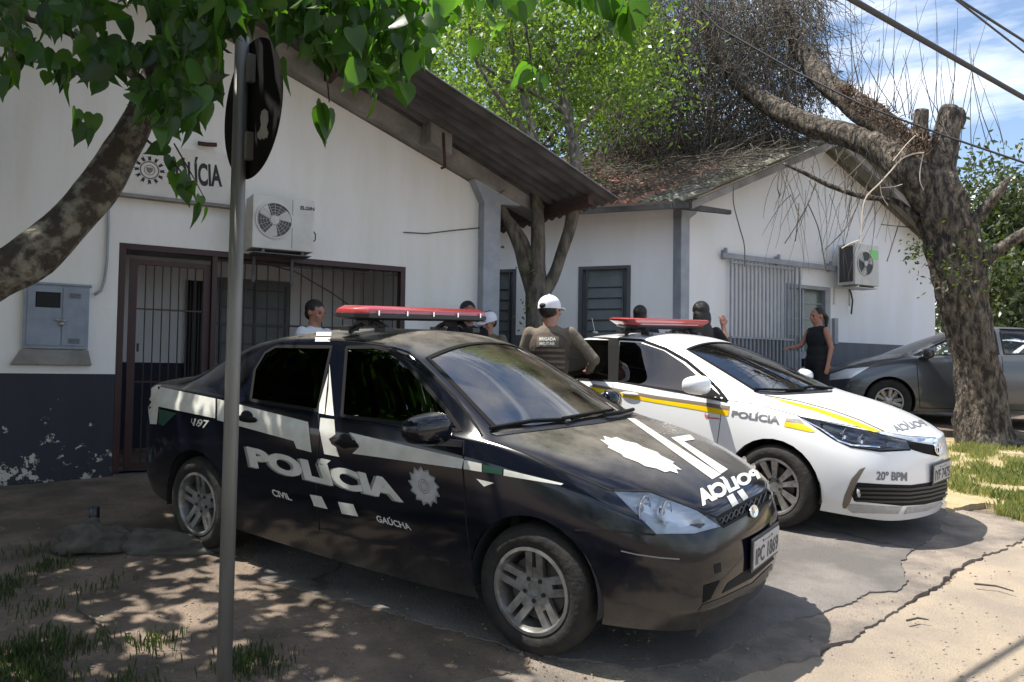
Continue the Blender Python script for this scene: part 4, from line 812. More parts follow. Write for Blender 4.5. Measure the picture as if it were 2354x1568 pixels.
topA = [[(-2.08, -.70, 1.03), (-2.155, -.58, 1.055), (-2.19, -.42, 1.065), (-2.205, -.2, 1.07), (-2.21, 0, 1.075)],
 [(-1.8, -.75, 1.035), (-1.8, -.66, 1.065), (-1.8, -.50, 1.095), (-1.82, -.24, 1.10), (-1.83, 0, 1.105)],
 [(-1.45, -.785, 1.03), (-1.45, -.735, 1.06), (-1.45, -.575, 1.205), (-1.48, -.29, 1.225), (-1.5, 0, 1.23)],
 [(-1.05, -.80, 1.02), (-1.05, -.77, 1.045), (-1.08, -.59, 1.345), (-1.11, -.3, 1.38), (-1.12, 0, 1.39)],
 [(-.7, -.805, 1.01), (-.7, -.775, 1.035), (-.72, -.59, 1.40), (-.74, -.3, 1.44), (-.75, 0, 1.45)],
 [(-.1, -.81, 1.0), (-.1, -.78, 1.025), (-.1, -.585, 1.41), (-.1, -.3, 1.455), (-.1, 0, 1.465)],
 [(.35, -.81, .995), (.35, -.78, 1.02), (.28, -.565, 1.385), (.34, -.29, 1.43), (.36, 0, 1.44)],
 [(.7, -.81, .99), (.7, -.785, 1.01), (.68, -.655, 1.185), (.78, -.335, 1.235), (.82, 0, 1.25)],
 [(1.0, -.80, .965), (1.0, -.775, .985), (1.03, -.735, 1.0), (1.18, -.38, 1.015), (1.24, 0, 1.02)],
 [(1.35, -.775, .925), (1.35, -.71, .955), (1.37, -.57, .97), (1.42, -.28, .985), (1.44, 0, .99)],
 [(1.7, -.72, .84), (1.72, -.62, .865), (1.76, -.46, .89), (1.8, -.23, .90), (1.82, 0, .905)],
 [(1.90, -.635, .735), (1.985, -.53, .735), (2.035, -.40, .742), (2.065, -.2, .748), (2.075, 0, .75)]]
rearA = [[None, (-2.12, -.56, .28), (-2.14, -.4, .28), (-2.15, -.2, .28), (-2.15, 0, .28)], [None, (-2.19, -.6, .38), (-2.22, -.42, .38), (-2.235, -.2, .38), (-2.24, 0, .38)], [None, (-2.2, -.6, .54), (-2.235, -.42, .54), (-2.25, -.2, .54), (-2.255, 0, .54)],
 [None, (-2.18, -.6, .74), (-2.215, -.42, .74), (-2.23, -.2, .74), (-2.235, 0, .74)], [None, (-2.17, -.59, .94), (-2.2, -.42, .94), (-2.215, -.2, .94), (-2.22, 0, .94)]]
frontA = [[None, (2.0, -.52, .20), (2.05, -.38, .20), (2.075, -.2, .20), (2.08, 0, .20)], [None, (2.04, -.55, .30), (2.09, -.4, .30), (2.12, -.2, .30), (2.13, 0, .30)], [None, (2.055, -.56, .43), (2.105, -.4, .43), (2.135, -.2, .43), (2.145, 0, .43)],
 [None, (2.05, -.55, .55), (2.10, -.4, .555), (2.13, -.2, .56), (2.14, 0, .56)], [None, (2.015, -.54, .65), (2.07, -.4, .655), (2.10, -.2, .66), (2.11, 0, .66)]]
topA = [[(x-(.05 if x < -1.9 else 0), y, z+(.036 if z > 1.365 and abs(y) < .4 else .022 if z > 1.2 and x < .5 else 0)) for x, y, z in r] for r in topA]
rearA = [[p if p is None else (p[0]-.07, p[1], p[2]) for p in r] for r in rearA]
cageA = dict(crease_l=[(4, .45), (1, .5)], lv=lvA, top=topA, rear=rearA, front=frontA, crease_x=[(i, 2, .5) for i in range(1, 8)]+[(i, 0, .45) for i in range(1, 8)]+[(i, 1, .3) for i in range(8, 11)], crease_y=[(8, 2, .4), (8, 3, .4), (11, 1, .4), (11, 2, .4), (11, 3, .4)])
mA = car_matrix(-.5087, 5.1826, -.6041)
ca = Car('patrol_sedan', 'black police sedan with white stripes and silver wheels parked nearest the pole', mA, shell(cageA), 'police car', 'police sedans parked in front of the station')
side = lambda c, n: c.y < -.3 and n.y < -.2 and c.z > .95
other = lambda c, n: c.y > .3 and n.y > .2 and c.z > .95
arches(ca, (-1.3075, 1.3075), .315, .352, .85)
gA = [kk(k1, (690, 628), (1085, 690), (1165, 316), (840, 312), (775, 350), (715, 450)), kk(k1, (1226, 722), (1925, 808), (1850, 700), (1720, 545), (1610, 420), (1510, 340), (1420, 316), (1255, 318))]
for g in gA:
    pl = ca.planes_px(g); ca.carve(pl, side, 'side_window', MT['sideA'], off=.004); ca.carve(pl, other, 'side_window', MT['sideA'], mirror=True, off=.004)
wsp = ca.planes_ax([(.98, -.69), (1.10, -.50), (1.17, -.25), (1.195, 0), (1.17, .25), (1.10, .50), (.98, .69), (.40, .54), (.40, -.54)], 2)
ca.carve(wsp, lambda c, n: .3 < c.x < 1.25 and c.z > .98 and n.z > .2 and abs(c.y) < .73, 'windscreen', MT['wsA'], off=.003)
ca.carve(ca.planes_ax([(-1.74, -.47), (-1.78, 0), (-1.74, .47), (-1.08, .52), (-1.08, -.52)], 2), lambda c, n: c.x < -.95 and c.z > 1.08 and n.z > .2, 'rear_window', MT['sideA'], off=.003)
headlamp(ca, kk(k2, (700, 864), (860, 870), (1060, 947), (1162, 1016), (1050, 1046), (885, 1048), (790, 955)), lambda c, n: c.y < -.2 and c.x > 1.3 and .5 < c.z < 1.0, 0, [(*k2(860, 945), .062), (*k2(955, 960), .055)], depth=.05)
gr_p = kk(k2, (1147, 980), (1368, 856), (1384, 870), (1384, 900), (1175, 1017)); grl = ca.carve(ca.planes_px(gr_p), lambda c, n: c.x > 1.9 and c.z > .5, 'grille', MT['rubber'], off=.012)
ca.strip([[k2(1150+x*22, 985-x*12.2+(0)), k2(1160+x*22+22, 1015-x*9.5)] for x in range(0, 9)]+[[k2(1172+x*22, 972-x*12.2), k2(1152+x*22, 1012-x*10.4)] for x in range(0, 10)], MT['plastic'], 'mesh', w=.009, off=-.006, parent=grl, step=8)
ca.strip([gr_p], MT['seam'], 'grille_seam', w=.014, off=.0015, closed=True)
h, n = ca.hit(*k2(1300, 948)); R = Matrix.Translation(h+Vector((.008, 0, 0))) @ Matrix.Rotation(math.radians(75), 4, 'Y'); mb = MB()
mb.add([R @ Vector((p[1]*.55, p[0], p[2])) for p in [(r*math.cos(2*PI*j/32), r*math.sin(2*PI*j/32), z) for r, z in ((.052, -.004), (.056, .004), (.05, .008), (.045, .004), (.001, .005)) for j in range(32)]], [(i*32+j, i*32+(j+1) % 32, (i+1)*32+(j+1) % 32, (i+1)*32+j) for i in range(4) for j in range(32)])
mb.build('badge', MT['chrome'], ca.root, smooth=True)
ca.body(MT['blackpaint'])
ca.drape(ca.poly(kk(k2, (1195, 1262), (1285, 1198), (1425, 1105), (1428, 1130), (1300, 1240), (1168, 1308))), MT['seam'], 'bumper_intake', .002)
ca.drape(ca.poly(kk(k2, (1064, 1386), (1300, 1300), (1440, 1160), (1442, 1125), (1300, 1262), (1170, 1325), (1085, 1356))), MT['plastic'], 'bumper_lip', .003)
ca.drape(ca.poly(kk(k2, (1135, 1182), (1164, 1172), (1166, 1212), (1140, 1222))), MT['seam'], 'tow_cover', .002)
ca.drape(ca.poly(kk(k2, (1090, 1272), (1160, 1250), (1120, 1330), (1085, 1350))), MT['rubber'], 'fog_recess', .002)
ca.strip([kk(k2, (530, 1030), (600, 1034), (690, 1036), (790, 1045), (880, 1052)), kk(k2, (158, 640), (300, 690), (420, 745), (560, 805), (690, 860)), kk(k2, (700, 858), (860, 862), (1060, 940), (1145, 976)), kk(k2, (45, 640), (42, 770), (58, 1000), (85, 1240)),
          kk(k1, (1125, 640), (1088, 720), (1100, 800), (1078, 1000), (1078, 1220), (1095, 1395)), kk(k1, (490, 620), (480, 740)), kk(k1, (150, 540), (142, 660), (150, 780)), kk(k1, (255, 668), (285, 652), (310, 670), (318, 700))], MT['seam'], 'panel_seam', w=.009)
ca.strip([kk(k2, (730, 1122), (800, 1138), (900, 1152), (985, 1158))], MT['decalg'], 'bumper_highlight', w=.006)  # highlight along the bumper, painted on as a grey strip
ca.strip([gA[0], gA[1]], MT['rubber'], 'window_seal', w=.022, off=.002, closed=True)
ca.strip([[(.98, -.69), (1.10, -.50), (1.17, -.25), (1.195, 0), (1.17, .25), (1.10, .50), (.98, .69), (.40, .54), (.40, -.54)]], MT['rubber'], 'windscreen_seal', w=.028, off=.003, closed=True, mode=ca.htop, step=.04)
ca.strip([[(.96, -.765), (.9, -.735), (.70, -.665), (.5, -.62), (.28, -.57), (0, -.575), (-.4, -.58)]], MT['rubber'], 'roof_gutter', w=.012, off=.002, mode=ca.htop, step=.04, mirror=True)
st1 = ca.poly(kk(k1, (160, 552), (485, 620), (483, 735), (147, 665)), kk(k1, (497, 622), (1030, 757), (1050, 935), (962, 912), (945, 868), (495, 745)), kk(k1, (112, 512), (165, 508), (140, 770), (100, 768), (86, 640), (92, 545)),
  kk(k1, (1155, 415), (1181, 722), (1132, 714), (1150, 560)), kk(k1, (1148, 470), (1125, 712), (1092, 706), (1096, 650)), kk(k1, (1102, 732), (1183, 742), (1190, 830), (1152, 856), (1168, 888), (1196, 905), (1215, 962), (1125, 945), (1096, 800)),
  kk(k1, (1270, 818), (1945, 975), (1932, 1032), (1290, 942), (1330, 905), (1300, 850)), kk(k2, (48, 726), (125, 742), (125, 778), (46, 765)), kk(k2, (222, 766), (480, 830), (470, 836), (220, 794)), kk(k2, (102, 808), (178, 826), (135, 842)),
  kk(k1, (1040, 1183), (1108, 1194), (1145, 1268), (1065, 1250)), kk(k1, (1205, 1225), (1295, 1240), (1325, 1312), (1228, 1295)), kk(k1, (1078, 230), (1165, 230), (1163, 252), (1075, 252)), kk(k1, (1070, 262), (1160, 262), (1158, 285), (1070, 285)))
ca.drape(st1, MT['decal'], 'side_stripe', .003)
ca.drape(ca.poly(kk(k2, (130, 746), (215, 765), (213, 790), (128, 778)), kk(k1, (152, 680), (255, 705), (180, 780), (150, 770))), MT['decalgreen'], 'green_stripe', .003)
q = kk(k1, (660, 870), (1540, 1066), (1594, 1232), (692, 1020)); q2 = [(x-6, y+1) for x, y in q]
ca.drape(ca.text('POLÍCIA', q2, .062), MT['decalg'], 'lettering_shade', .002); ca.drape(ca.text('POLÍCIA', q, .055), MT['decal'], 'lettering', .0035)
ca.drape(ca.text('CIVIL', kk(k1, (812, 1148), (918, 1180), (938, 1220), (825, 1190)), .03)+ca.text('GAÚCHA', kk(k1, (1426, 1293), (1618, 1345), (1640, 1394), (1435, 1342)), .03)+ca.text('197', kk(k1, (362, 735), (448, 748), (436, 797), (352, 778)), .02), MT['decal'], 'small_lettering', .003, ml=20)
def star(c, A, B, n, r1, ph=0, m=1): return [(c[0]+A[0]*math.cos(t)*r+B[0]*math.sin(t)*r, c[1]+A[1]*math.cos(t)*r+B[1]*math.sin(t)*r) for k in range(2*n) for t, r in [(ph+PI*k/n+(.10 if k % 2 else 0), 1 if k % 2 else r1)]]
c0 = k1(1712, 1135); s_ = .6378/1.6313
ca.drape(ca.poly(star(c0, (94*s_, 22*s_), (16*s_, 120*s_), 13, .80)), MT['decalg'], 'door_star', .0028); ca.drape(ca.poly(star(c0, (80*s_, 18*s_), (13*s_, 102*s_), 13, .85)), MT['plate'], 'door_crest', .0036)
for rr in (.42, .26): ca.strip([[(c0[0]+rr*(94*math.cos(t)+16*math.sin(t))*s_*.8, c0[1]+rr*(22*math.cos(t)+120*math.sin(t))*s_*.8) for t in [2*PI*k/20 for k in range(21)]]], MT['decalg'], 'crest_ring', w=.005, off=.0044, step=3)
ca.strip([kk(k1, (348, 735), (344, 752), (358, 778)), kk(k1, (372, 778), (392, 740))], MT['decal'], 'phone_mark', w=.006, off=.003, step=3)
# bonnet markings
s_ = .8609/1.6313; ca.drape(ca.poly(star(k2(816, 705), (160*s_, 44*s_), (80*s_, 70*s_), 12, .86)), MT['decal'], 'bonnet_star', .003, ml=10)
ca.drape(ca.poly(kk(k2, (757, 546), (792, 548), (1165, 790), (1127, 812)), kk(k2, (948, 630), (1030, 617), (1052, 638), (1003, 646), (1195, 768), (1165, 788)), kk(k2, (1190, 887), (1216, 873), (1240, 915), (1214, 931)), kk(k2, (1234, 866), (1258, 853), (1283, 890), (1262, 904)), kk(k2, (1376, 838), (1366, 812), (1392, 858), (1386, 884))), MT['decal'], 'bonnet_stripe', .003, ml=10)
ca.drape(ca.text('POLÍCIA', kk(k2, (1312, 752), (1040, 846), (1084, 930), (1338, 806)), .055), MT['decal'], 'bonnet_lettering', .0035, ml=8)
# handles, mirror, wipers
for x, z in ((-.78, .92), (.09, .87)):
    for sd in (-1, 1):
        h, n = ca.hside(x, z, sd); mb = MB(); mb.ell(h+Vector((0, sd*.012, 0)), (.10, .018, .022), 14); ho = mb.build('door_handle', MT['rubber'], ca.root, smooth=True); mb = MB(); mb.ell(h+Vector((-.02, -sd*.004, .005)), (.065, .012, .045), 14); mb.build('handle_recess', MT['seam'], ho, smooth=True)
mp_ = ca.onplane(*k1(1715, 800), 1, -.97); mirror_unit(ca, (mp_.x, -.97, mp_.z), (.085, .125, .078), MT['blackpaint'])
def pth(car, pts, off): return [h+n*off for h, n in (car.hit(*p) for p in pts) if h is not None]
ca.drape(ca.poly(kk(k2, (165, 612), (330, 592), (560, 560), (742, 528), (785, 520), (765, 540), (650, 566), (440, 592), (190, 622))), MT['plastic'], 'cowl', .004)
mb = MB(); mb.tube(pth(ca, kk(k2, (160, 600), (340, 568), (480, 562)), .018), .011, 6); mb.tube(pth(ca, kk(k2, (470, 566), (650, 532)), .03), .010, 6); mb.tube(pth(ca, kk(k2, (510, 560), (620, 530), (690, 518)), .018), .009, 6); mb.tube(pth(ca, kk(k2, (650, 548), (720, 540), (778, 526)), .03), .012, 6); mb.build('wiper', MT['rubber'], ca.root)
lightbar(ca, -.2, -.60, .66, 1.548, 1.634, (-.42, .44), lambda y: 1.50-.12*y*y)
plate(ca, 2.152, .492, 'IPC 1869')
for sd in (-1, 1):
    for x in (-1.3075, 1.3075): wheel(ca, x, sd*.735, .308, .205, 'twin', .195)
interior(ca, -.72, 1.0, .78, 1.4, .78)
ca.drape(ca.poly([(-2.16, -.55), (-2.16, .55), (-2.10, .55), (-2.10, -.55)]), MT['seam'], 'boot_seam', .001, mode=ca.htop, ml=.05)

# ---- white patrol sedan
XB = [-2.2, -1.9, -1.5, -1.1, -.75, -.1, .3, .72, 1.12, 1.45, 1.85, 2.06]
yl = {0: [.70, .78, .81, .82, .825, .83, .83, .83, .825, .82, .77, .66], 1: [.75, .83, .86, .865, .865, .87, .87, .87, .87, .87, .83, .73], 2: [.76, .85, .88, .885, .885, .888, .888, .888, .888, .887, .855, .765],
      3: [.76, .85, .88, .885, .885, .888, .888, .888, .888, .886, .85, .76], 4: [.73, .82, .855, .865, .868, .87, .87, .87, .868, .855, .81, .72]}
zl = {0: [.29, .25, .22, .2, .19, .18, .18, .18, .19, .2, .19, .17], 1: [.38, .36, .35, .34, .34, .34, .34, .34, .34, .34, .31, .26], 2: [.56, .55, .54, .53, .53, .53, .53, .53, .53, .52, .48, .40],
      3: [.76, .76, .75, .74, .73, .73, .73, .73, .725, .71, .66, .545], 4: [.96, .955, .94, .93, .92, .915, .91, .90, .885, .845, .765, .665]}
lvB = [[(XB[i], -yl[l][i], zl[l][i]) for i in range(12)] for l in range(5)]
topB = [[(-2.2, -.70, 1.06), (-2.25, -.56, 1.085), (-2.28, -.4, 1.095), (-2.3, -.2, 1.10), (-2.3, 0, 1.10)],
 [(-1.9, -.77, 1.06), (-1.9, -.65, 1.10), (-1.92, -.47, 1.115), (-1.94, -.23, 1.12), (-1.95, 0, 1.12)],
 [(-1.5, -.805, 1.045), (-1.5, -.70, 1.095), (-1.58, -.54, 1.12), (-1.66, -.28, 1.13), (-1.68, 0, 1.13)],
 [(-1.1, -.825, 1.03), (-1.1, -.78, 1.07), (-1.2, -.58, 1.30), (-1.25, -.3, 1.33), (-1.27, 0, 1.335)],
 [(-.75, -.83, 1.02), (-.75, -.795, 1.05), (-.8, -.585, 1.40), (-.83, -.3, 1.445), (-.84, 0, 1.455)],
 [(-.1, -.835, 1.005), (-.1, -.80, 1.035), (-.1, -.59, 1.435), (-.1, -.3, 1.475), (-.1, 0, 1.485)],
 [(.3, -.835, .995), (.3, -.80, 1.02), (.24, -.56, 1.385), (.29, -.29, 1.425), (.31, 0, 1.435)],
 [(.72, -.835, .985), (.72, -.805, 1.01), (.69, -.645, 1.195), (.8, -.34, 1.245), (.84, 0, 1.255)],
 [(1.12, -.825, .955), (1.12, -.785, .985), (1.18, -.715, 1.005), (1.34, -.38, 1.02), (1.40, 0, 1.025)],
 [(1.45, -.80, .91), (1.47, -.72, .95), (1.5, -.58, .965), (1.57, -.28, .975), (1.6, 0, .98)],
 [(1.85, -.745, .815), (1.88, -.645, .855), (1.94, -.48, .875), (1.99, -.23, .885), (2.0, 0, .89)],
 [(2.06, -.665, .735), (2.15, -.56, .735), (2.21, -.42, .735), (2.25, -.2, .74), (2.265, 0, .74)]]
rearB = [[None, (-2.24, -.56, .3), (-2.26, -.4, .3), (-2.27, -.2, .3), (-2.27, 0, .3)], [None, (-2.29, -.6, .4), (-2.32, -.42, .4), (-2.33, -.2, .4), (-2.33, 0, .4)], [None, (-2.30, -.6, .56), (-2.33, -.42, .56), (-2.34, -.2, .56), (-2.34, 0, .56)],
 [None, (-2.28, -.6, .76), (-2.31, -.42, .76), (-2.32, -.2, .76), (-2.32, 0, .76)], [None, (-2.26, -.58, .97), (-2.29, -.42, .97), (-2.31, -.2, .97), (-2.31, 0, .97)]]
frontB = [[None, (2.15, -.55, .16), (2.22, -.4, .16), (2.27, -.2, .16), (2.285, 0, .16)], [None, (2.18, -.60, .25), (2.25, -.43, .25), (2.30, -.21, .25), (2.315, 0, .25)], [None, (2.185, -.61, .40), (2.25, -.44, .40), (2.295, -.22, .41), (2.31, 0, .41)],
 [None, (2.18, -.60, .55), (2.25, -.43, .56), (2.29, -.21, .57), (2.305, 0, .57)], [None, (2.165, -.57, .66), (2.23, -.42, .665), (2.27, -.2, .67), (2.285, 0, .67)]]
cageB = dict(crease_l=[(4, .4), (1, .5)], lv=lvB, top=topB, rear=rearB, front=frontB, crease_x=[(i, 2, .45) for i in range(3, 8)]+[(i, 0, .5) for i in range(1, 10)]+[(i, 1, .5) for i in range(8, 11)], crease_y=[(8, 2, .4), (8, 3, .4), (11, 1, .5), (11, 2, .5), (11, 3, .5)])
mB = car_matrix(1.6637, 7.7708, -.7737)
cb = Car('patrol_sedan', 'white police sedan with yellow and brown stripes parked beyond the black one', mB, shell(cageB), 'police car', 'police sedans parked in front of the station')
arches(cb, (-1.34, 1.36), .325, .375, .885)
gB = [kk(k3, (340, 517), (842, 596), (846, 518), (728, 414), (612, 338), (470, 290), (352, 284)), kk(k3, (100, 505), (285, 515), (300, 275), (180, 272), (20, 275), (-60, 300), (-160, 480))]
for g in gB:
    pl = cb.planes_px(g); cb.carve(pl, side, 'side_window', MT['sideB'], off=.004); cb.carve(pl, other, 'side_window', MT['sideB'], mirror=True, off=.004)
wsb = [(1.13, -.68), (1.25, -.50), (1.33, -.25), (1.355, 0), (1.33, .25), (1.25, .50), (1.13, .68), (.36, .535), (.36, -.535)]
cb.carve(cb.planes_ax(wsb, 2), lambda c, n: .2 < c.x < 1.45 and c.z > .98 and n.z > .2 and abs(c.y) < .73, 'windscreen', MT['wsB'], off=.003)
cb.carve(cb.planes_ax([(-1.62, -.48), (-1.67, 0), (-1.62, .48), (-.95, .52), (-.95, -.52)], 2), lambda c, n: c.x < -.85 and c.z > 1.05 and n.z > .2, 'rear_window', MT['sideB'], off=.003)
headlamp(cb, kk(k3, (1415, 726), (1620, 768), (1860, 815), (2030, 850), (2062, 918), (1900, 932), (1714, 908), (1550, 814)), lambda c, n: c.y < -.1 and c.x > 1.2 and .5 < c.z < 1.05, 0, [(*k3(1700, 838), .05), (*k3(1800, 868), .045)], depth=.07, bowl='darkbowl')
lgp = kk(k3, (1748, 1112), (1900, 1122), (2060, 1127), (2170, 1112), (2287, 1084), (2290, 1150), (2265, 1212), (2140, 1242), (2010, 1250), (1730, 1222), (1712, 1180))
cb.body(MT['whitepaint'])
gl = cb.drape(cb.poly(lgp), MT['seam'], 'lower_grille', .003, ml=8); cb.drape(cb.poly(kk(k3, (2035, 866), (2185, 891), (2226, 905), (2226, 960), (2140, 942), (2062, 918))), MT['rubber'], 'upper_grille', .003, ml=8)
cb.strip([kk(k3, (1740+0, 1135+k*24+10), (1900, 1148+k*25), (2050, 1152+k*24), (2170, 1138+k*23), (2285, 1108+k*22)) for k in range(4)], MT['plastic'], 'slats', w=.016, off=.012, parent=gl)
cb.drape(cb.poly(kk(k3, (1797, 1022), (1762, 1036), (1715, 1090), (1672, 1190), (1660, 1240), (1664, 1264), (1684, 1264), (1708, 1226), (1722, 1180), (1745, 1112))), MT['brown'], 'fog_bezel', .003)
c0 = k3(1757, 1172); R = cb.hit(*c0)[0]; mb = MB(); mb.lathe([(.001, .012), (.03, .008), (.036, 0)], 20, Matrix.Translation(R) @ Matrix.Rotation(math.radians(80), 4, 'Y')); mb.build('fog_lamp', MT['plate'], cb.root, smooth=True)
cb.drape(cb.poly(kk(k3, (1700, 1236), (1860, 1248), (2012, 1254), (1985, 1296), (1720, 1290), (1690, 1268)), kk(k3, (2040, 1256), (2150, 1244), (2270, 1215), (2282, 1228), (2150, 1280), (2020, 1298))), MT['plate'], 'front_lip', .004)
cb.drape(cb.poly(kk(k3, (1860, 808), (2040, 842), (2120, 850), (2212, 855), (2226, 885), (2120, 872), (2040, 864), (1880, 828))), MT['chrome'], 'chrome_strip', .004)
cb.strip([kk(k3, (1412, 728), (1520, 800), (1620, 862), (1710, 903), (1880, 930), (2060, 920))], MT['rubber'], 'headlight_seam', w=.012, off=.003)
cb.strip([kk(k3, (1420, 740), (1530, 795), (1640, 868), (1715, 893), (1880, 905))], MT['chrome'], 'headlight_trim', w=.01, off=.004)
h, n = cb.hit(*k3(2212, 908)); R = Matrix.Translation(h+Vector((.012, 0, 0))) @ Matrix.Rotation(math.radians(80), 4, 'Y'); mb = MB()
for ax, ay, cy in ((.07, .048, 0), (.03, .045, 0), (.052, .022, .024)): mb.tube([R @ Vector((-cy+ay*math.sin(2*PI*j/28), ax*math.cos(2*PI*j/28), 0)) for j in range(29)], .006, 6, False)
mb.build('badge', MT['chrome'], cb.root, smooth=True)
rim_px = kk(k3, (105, 505), (285, 516), (340, 519), (735, 584), (985, 637), (930, 565), (855, 490), (745, 398), (620, 326), (480, 277), (350, 270), (180, 260), (20, 262))
cb.strip([rim_px[:5]], MT['rubber'], 'belt_moulding', w=.02, off=.004); cb.strip([rim_px[4:]], MT['rubber'], 'window_seal', w=.03, off=.003)
cb.drape(cb.poly(kk(k3, (284, 274), (352, 276), (342, 519), (284, 516)), kk(k3, (846, 512), (985, 638), (842, 600))), MT['rubber'], 'pillar_trim', .002)
cb.strip([wsb], MT['rubber'], 'windscreen_seal', w=.03, off=.003, closed=True, mode=cb.htop, step=.04)
cb.strip([kk(k3, (948, 648), (944, 740), (928, 860), (918, 960)), kk(k3, (1008, 630), (1150, 652), (1290, 690), (1410, 722)), kk(k3, (310, 520), (325, 700))], MT['greyseam'], 'panel_seam', w=.006)
cb.strip([kk(k3, (1400, 724), (1620, 764), (1860, 806), (2040, 838), (2210, 850))], MT['greyseam'], 'bonnet_seam', w=.007, off=.002)
cb.drape(cb.poly(kk(k3, (195, 534), (550, 600), (820, 638), (1003, 664), (996, 690), (815, 658), (545, 620), (190, 550)), kk(k3, (1330, 733), (1412, 741), (1440, 772), (1322, 756))), MT['brown'], 'brown_stripe', .003)
cb.drape(cb.poly(kk(k3, (190, 551), (545, 621), (815, 659), (996, 691), (988, 722), (810, 686), (540, 640), (195, 578)), kk(k3, (1322, 757), (1440, 773), (1505, 813), (1480, 818), (1318, 782))), MT['yellow'], 'yellow_stripe', .003)
cb.drape(cb.poly(kk(k3, (1240, 613), (1350, 636), (1500, 672), (1700, 736), (1890, 812), (1848, 818), (1650, 748), (1500, 694), (1330, 646))), MT['yellow'], 'bonnet_stripe', .003)
cb.strip([kk(k3, (1205, 601), (1400, 634), (1600, 688), (1760, 745), (1905, 812))], MT['brown'], 'bonnet_line', w=.018, off=.0035)
cb.drape(cb.text('POLÍCIA', kk(kd3, (424, 72), (806, 118), (798, 196), (412, 132)), .035)+cb.text('20º BPM', kk(kd3, (1578, 572), (1822, 580), (1820, 652), (1573, 643)), .035)+cb.text('POLÍCIA', kk(k3, (2112, 736), (1930, 768), (1982, 818), (2160, 778)), .03), MT['greyvin'], 'lettering', .0035, ml=14)
cb.drape(cb.text('Em', kk(kd3, (200, 106), (234, 114), (234, 140), (200, 134)), .03), MT['red'], 'small_lettering', .0035)
cb.strip([kk(kd3, (205, 142), (318, 150))], MT['red'], 'red_line', w=.008, off=.003)
mp_ = cb.onplane(*k3(790, 540), 1, -1.02); mirror_unit(cb, (mp_.x, -1.02, mp_.z), (.10, .115, .075), MT['whitepaint'])
mb = MB(); mb.tube(pth(cb, kk(k3, (1140, 574), (1300, 580), (1430, 578)), .02), .010, 6); mb.tube(pth(cb, kk(k3, (1330, 582), (1480, 560), (1590, 572)), .02), .012, 6); mb.build('wiper', MT['rubber'], cb.root)
cb.drape(cb.poly(kk(k3, (1130, 578), (1300, 588), (1500, 578), (1602, 572), (1598, 582), (1450, 592), (1280, 600), (1180, 594))), MT['plastic'], 'cowl', .004)
lightbar(cb, -.3, -.68, .74, 1.525, 1.61, (-.42, .44), lambda y: 1.475-.12*y*y, .15, True)
mb = MB(); mb.tube([(-.95, -.2, 1.44), (-1.0, -.2, 1.60)], .004, 6); mb.ell((-.95, -.2, 1.45), (.04, .02, .015), 8); mb.build('aerial', MT['plate'], cb.root)
plate(cb, 2.318, .487, 'IYF 7475')
for sd in (-1, 1):
    for x in (-1.34, 1.36): wheel(cb, x, sd*.775, .325, .22, 'vee', .205)
interior(cb, -.75, 1.1, .80, 1.4, .9)
for sd in (-1, 1):
    h, n = cb.hside(.0, .93, sd); mb = MB(); mb.ell(h+Vector((0, sd*.018, 0)), (.10, .016, .016), 14); mb.build('door_handle', MT['whitepaint'], cb.root, smooth=True)

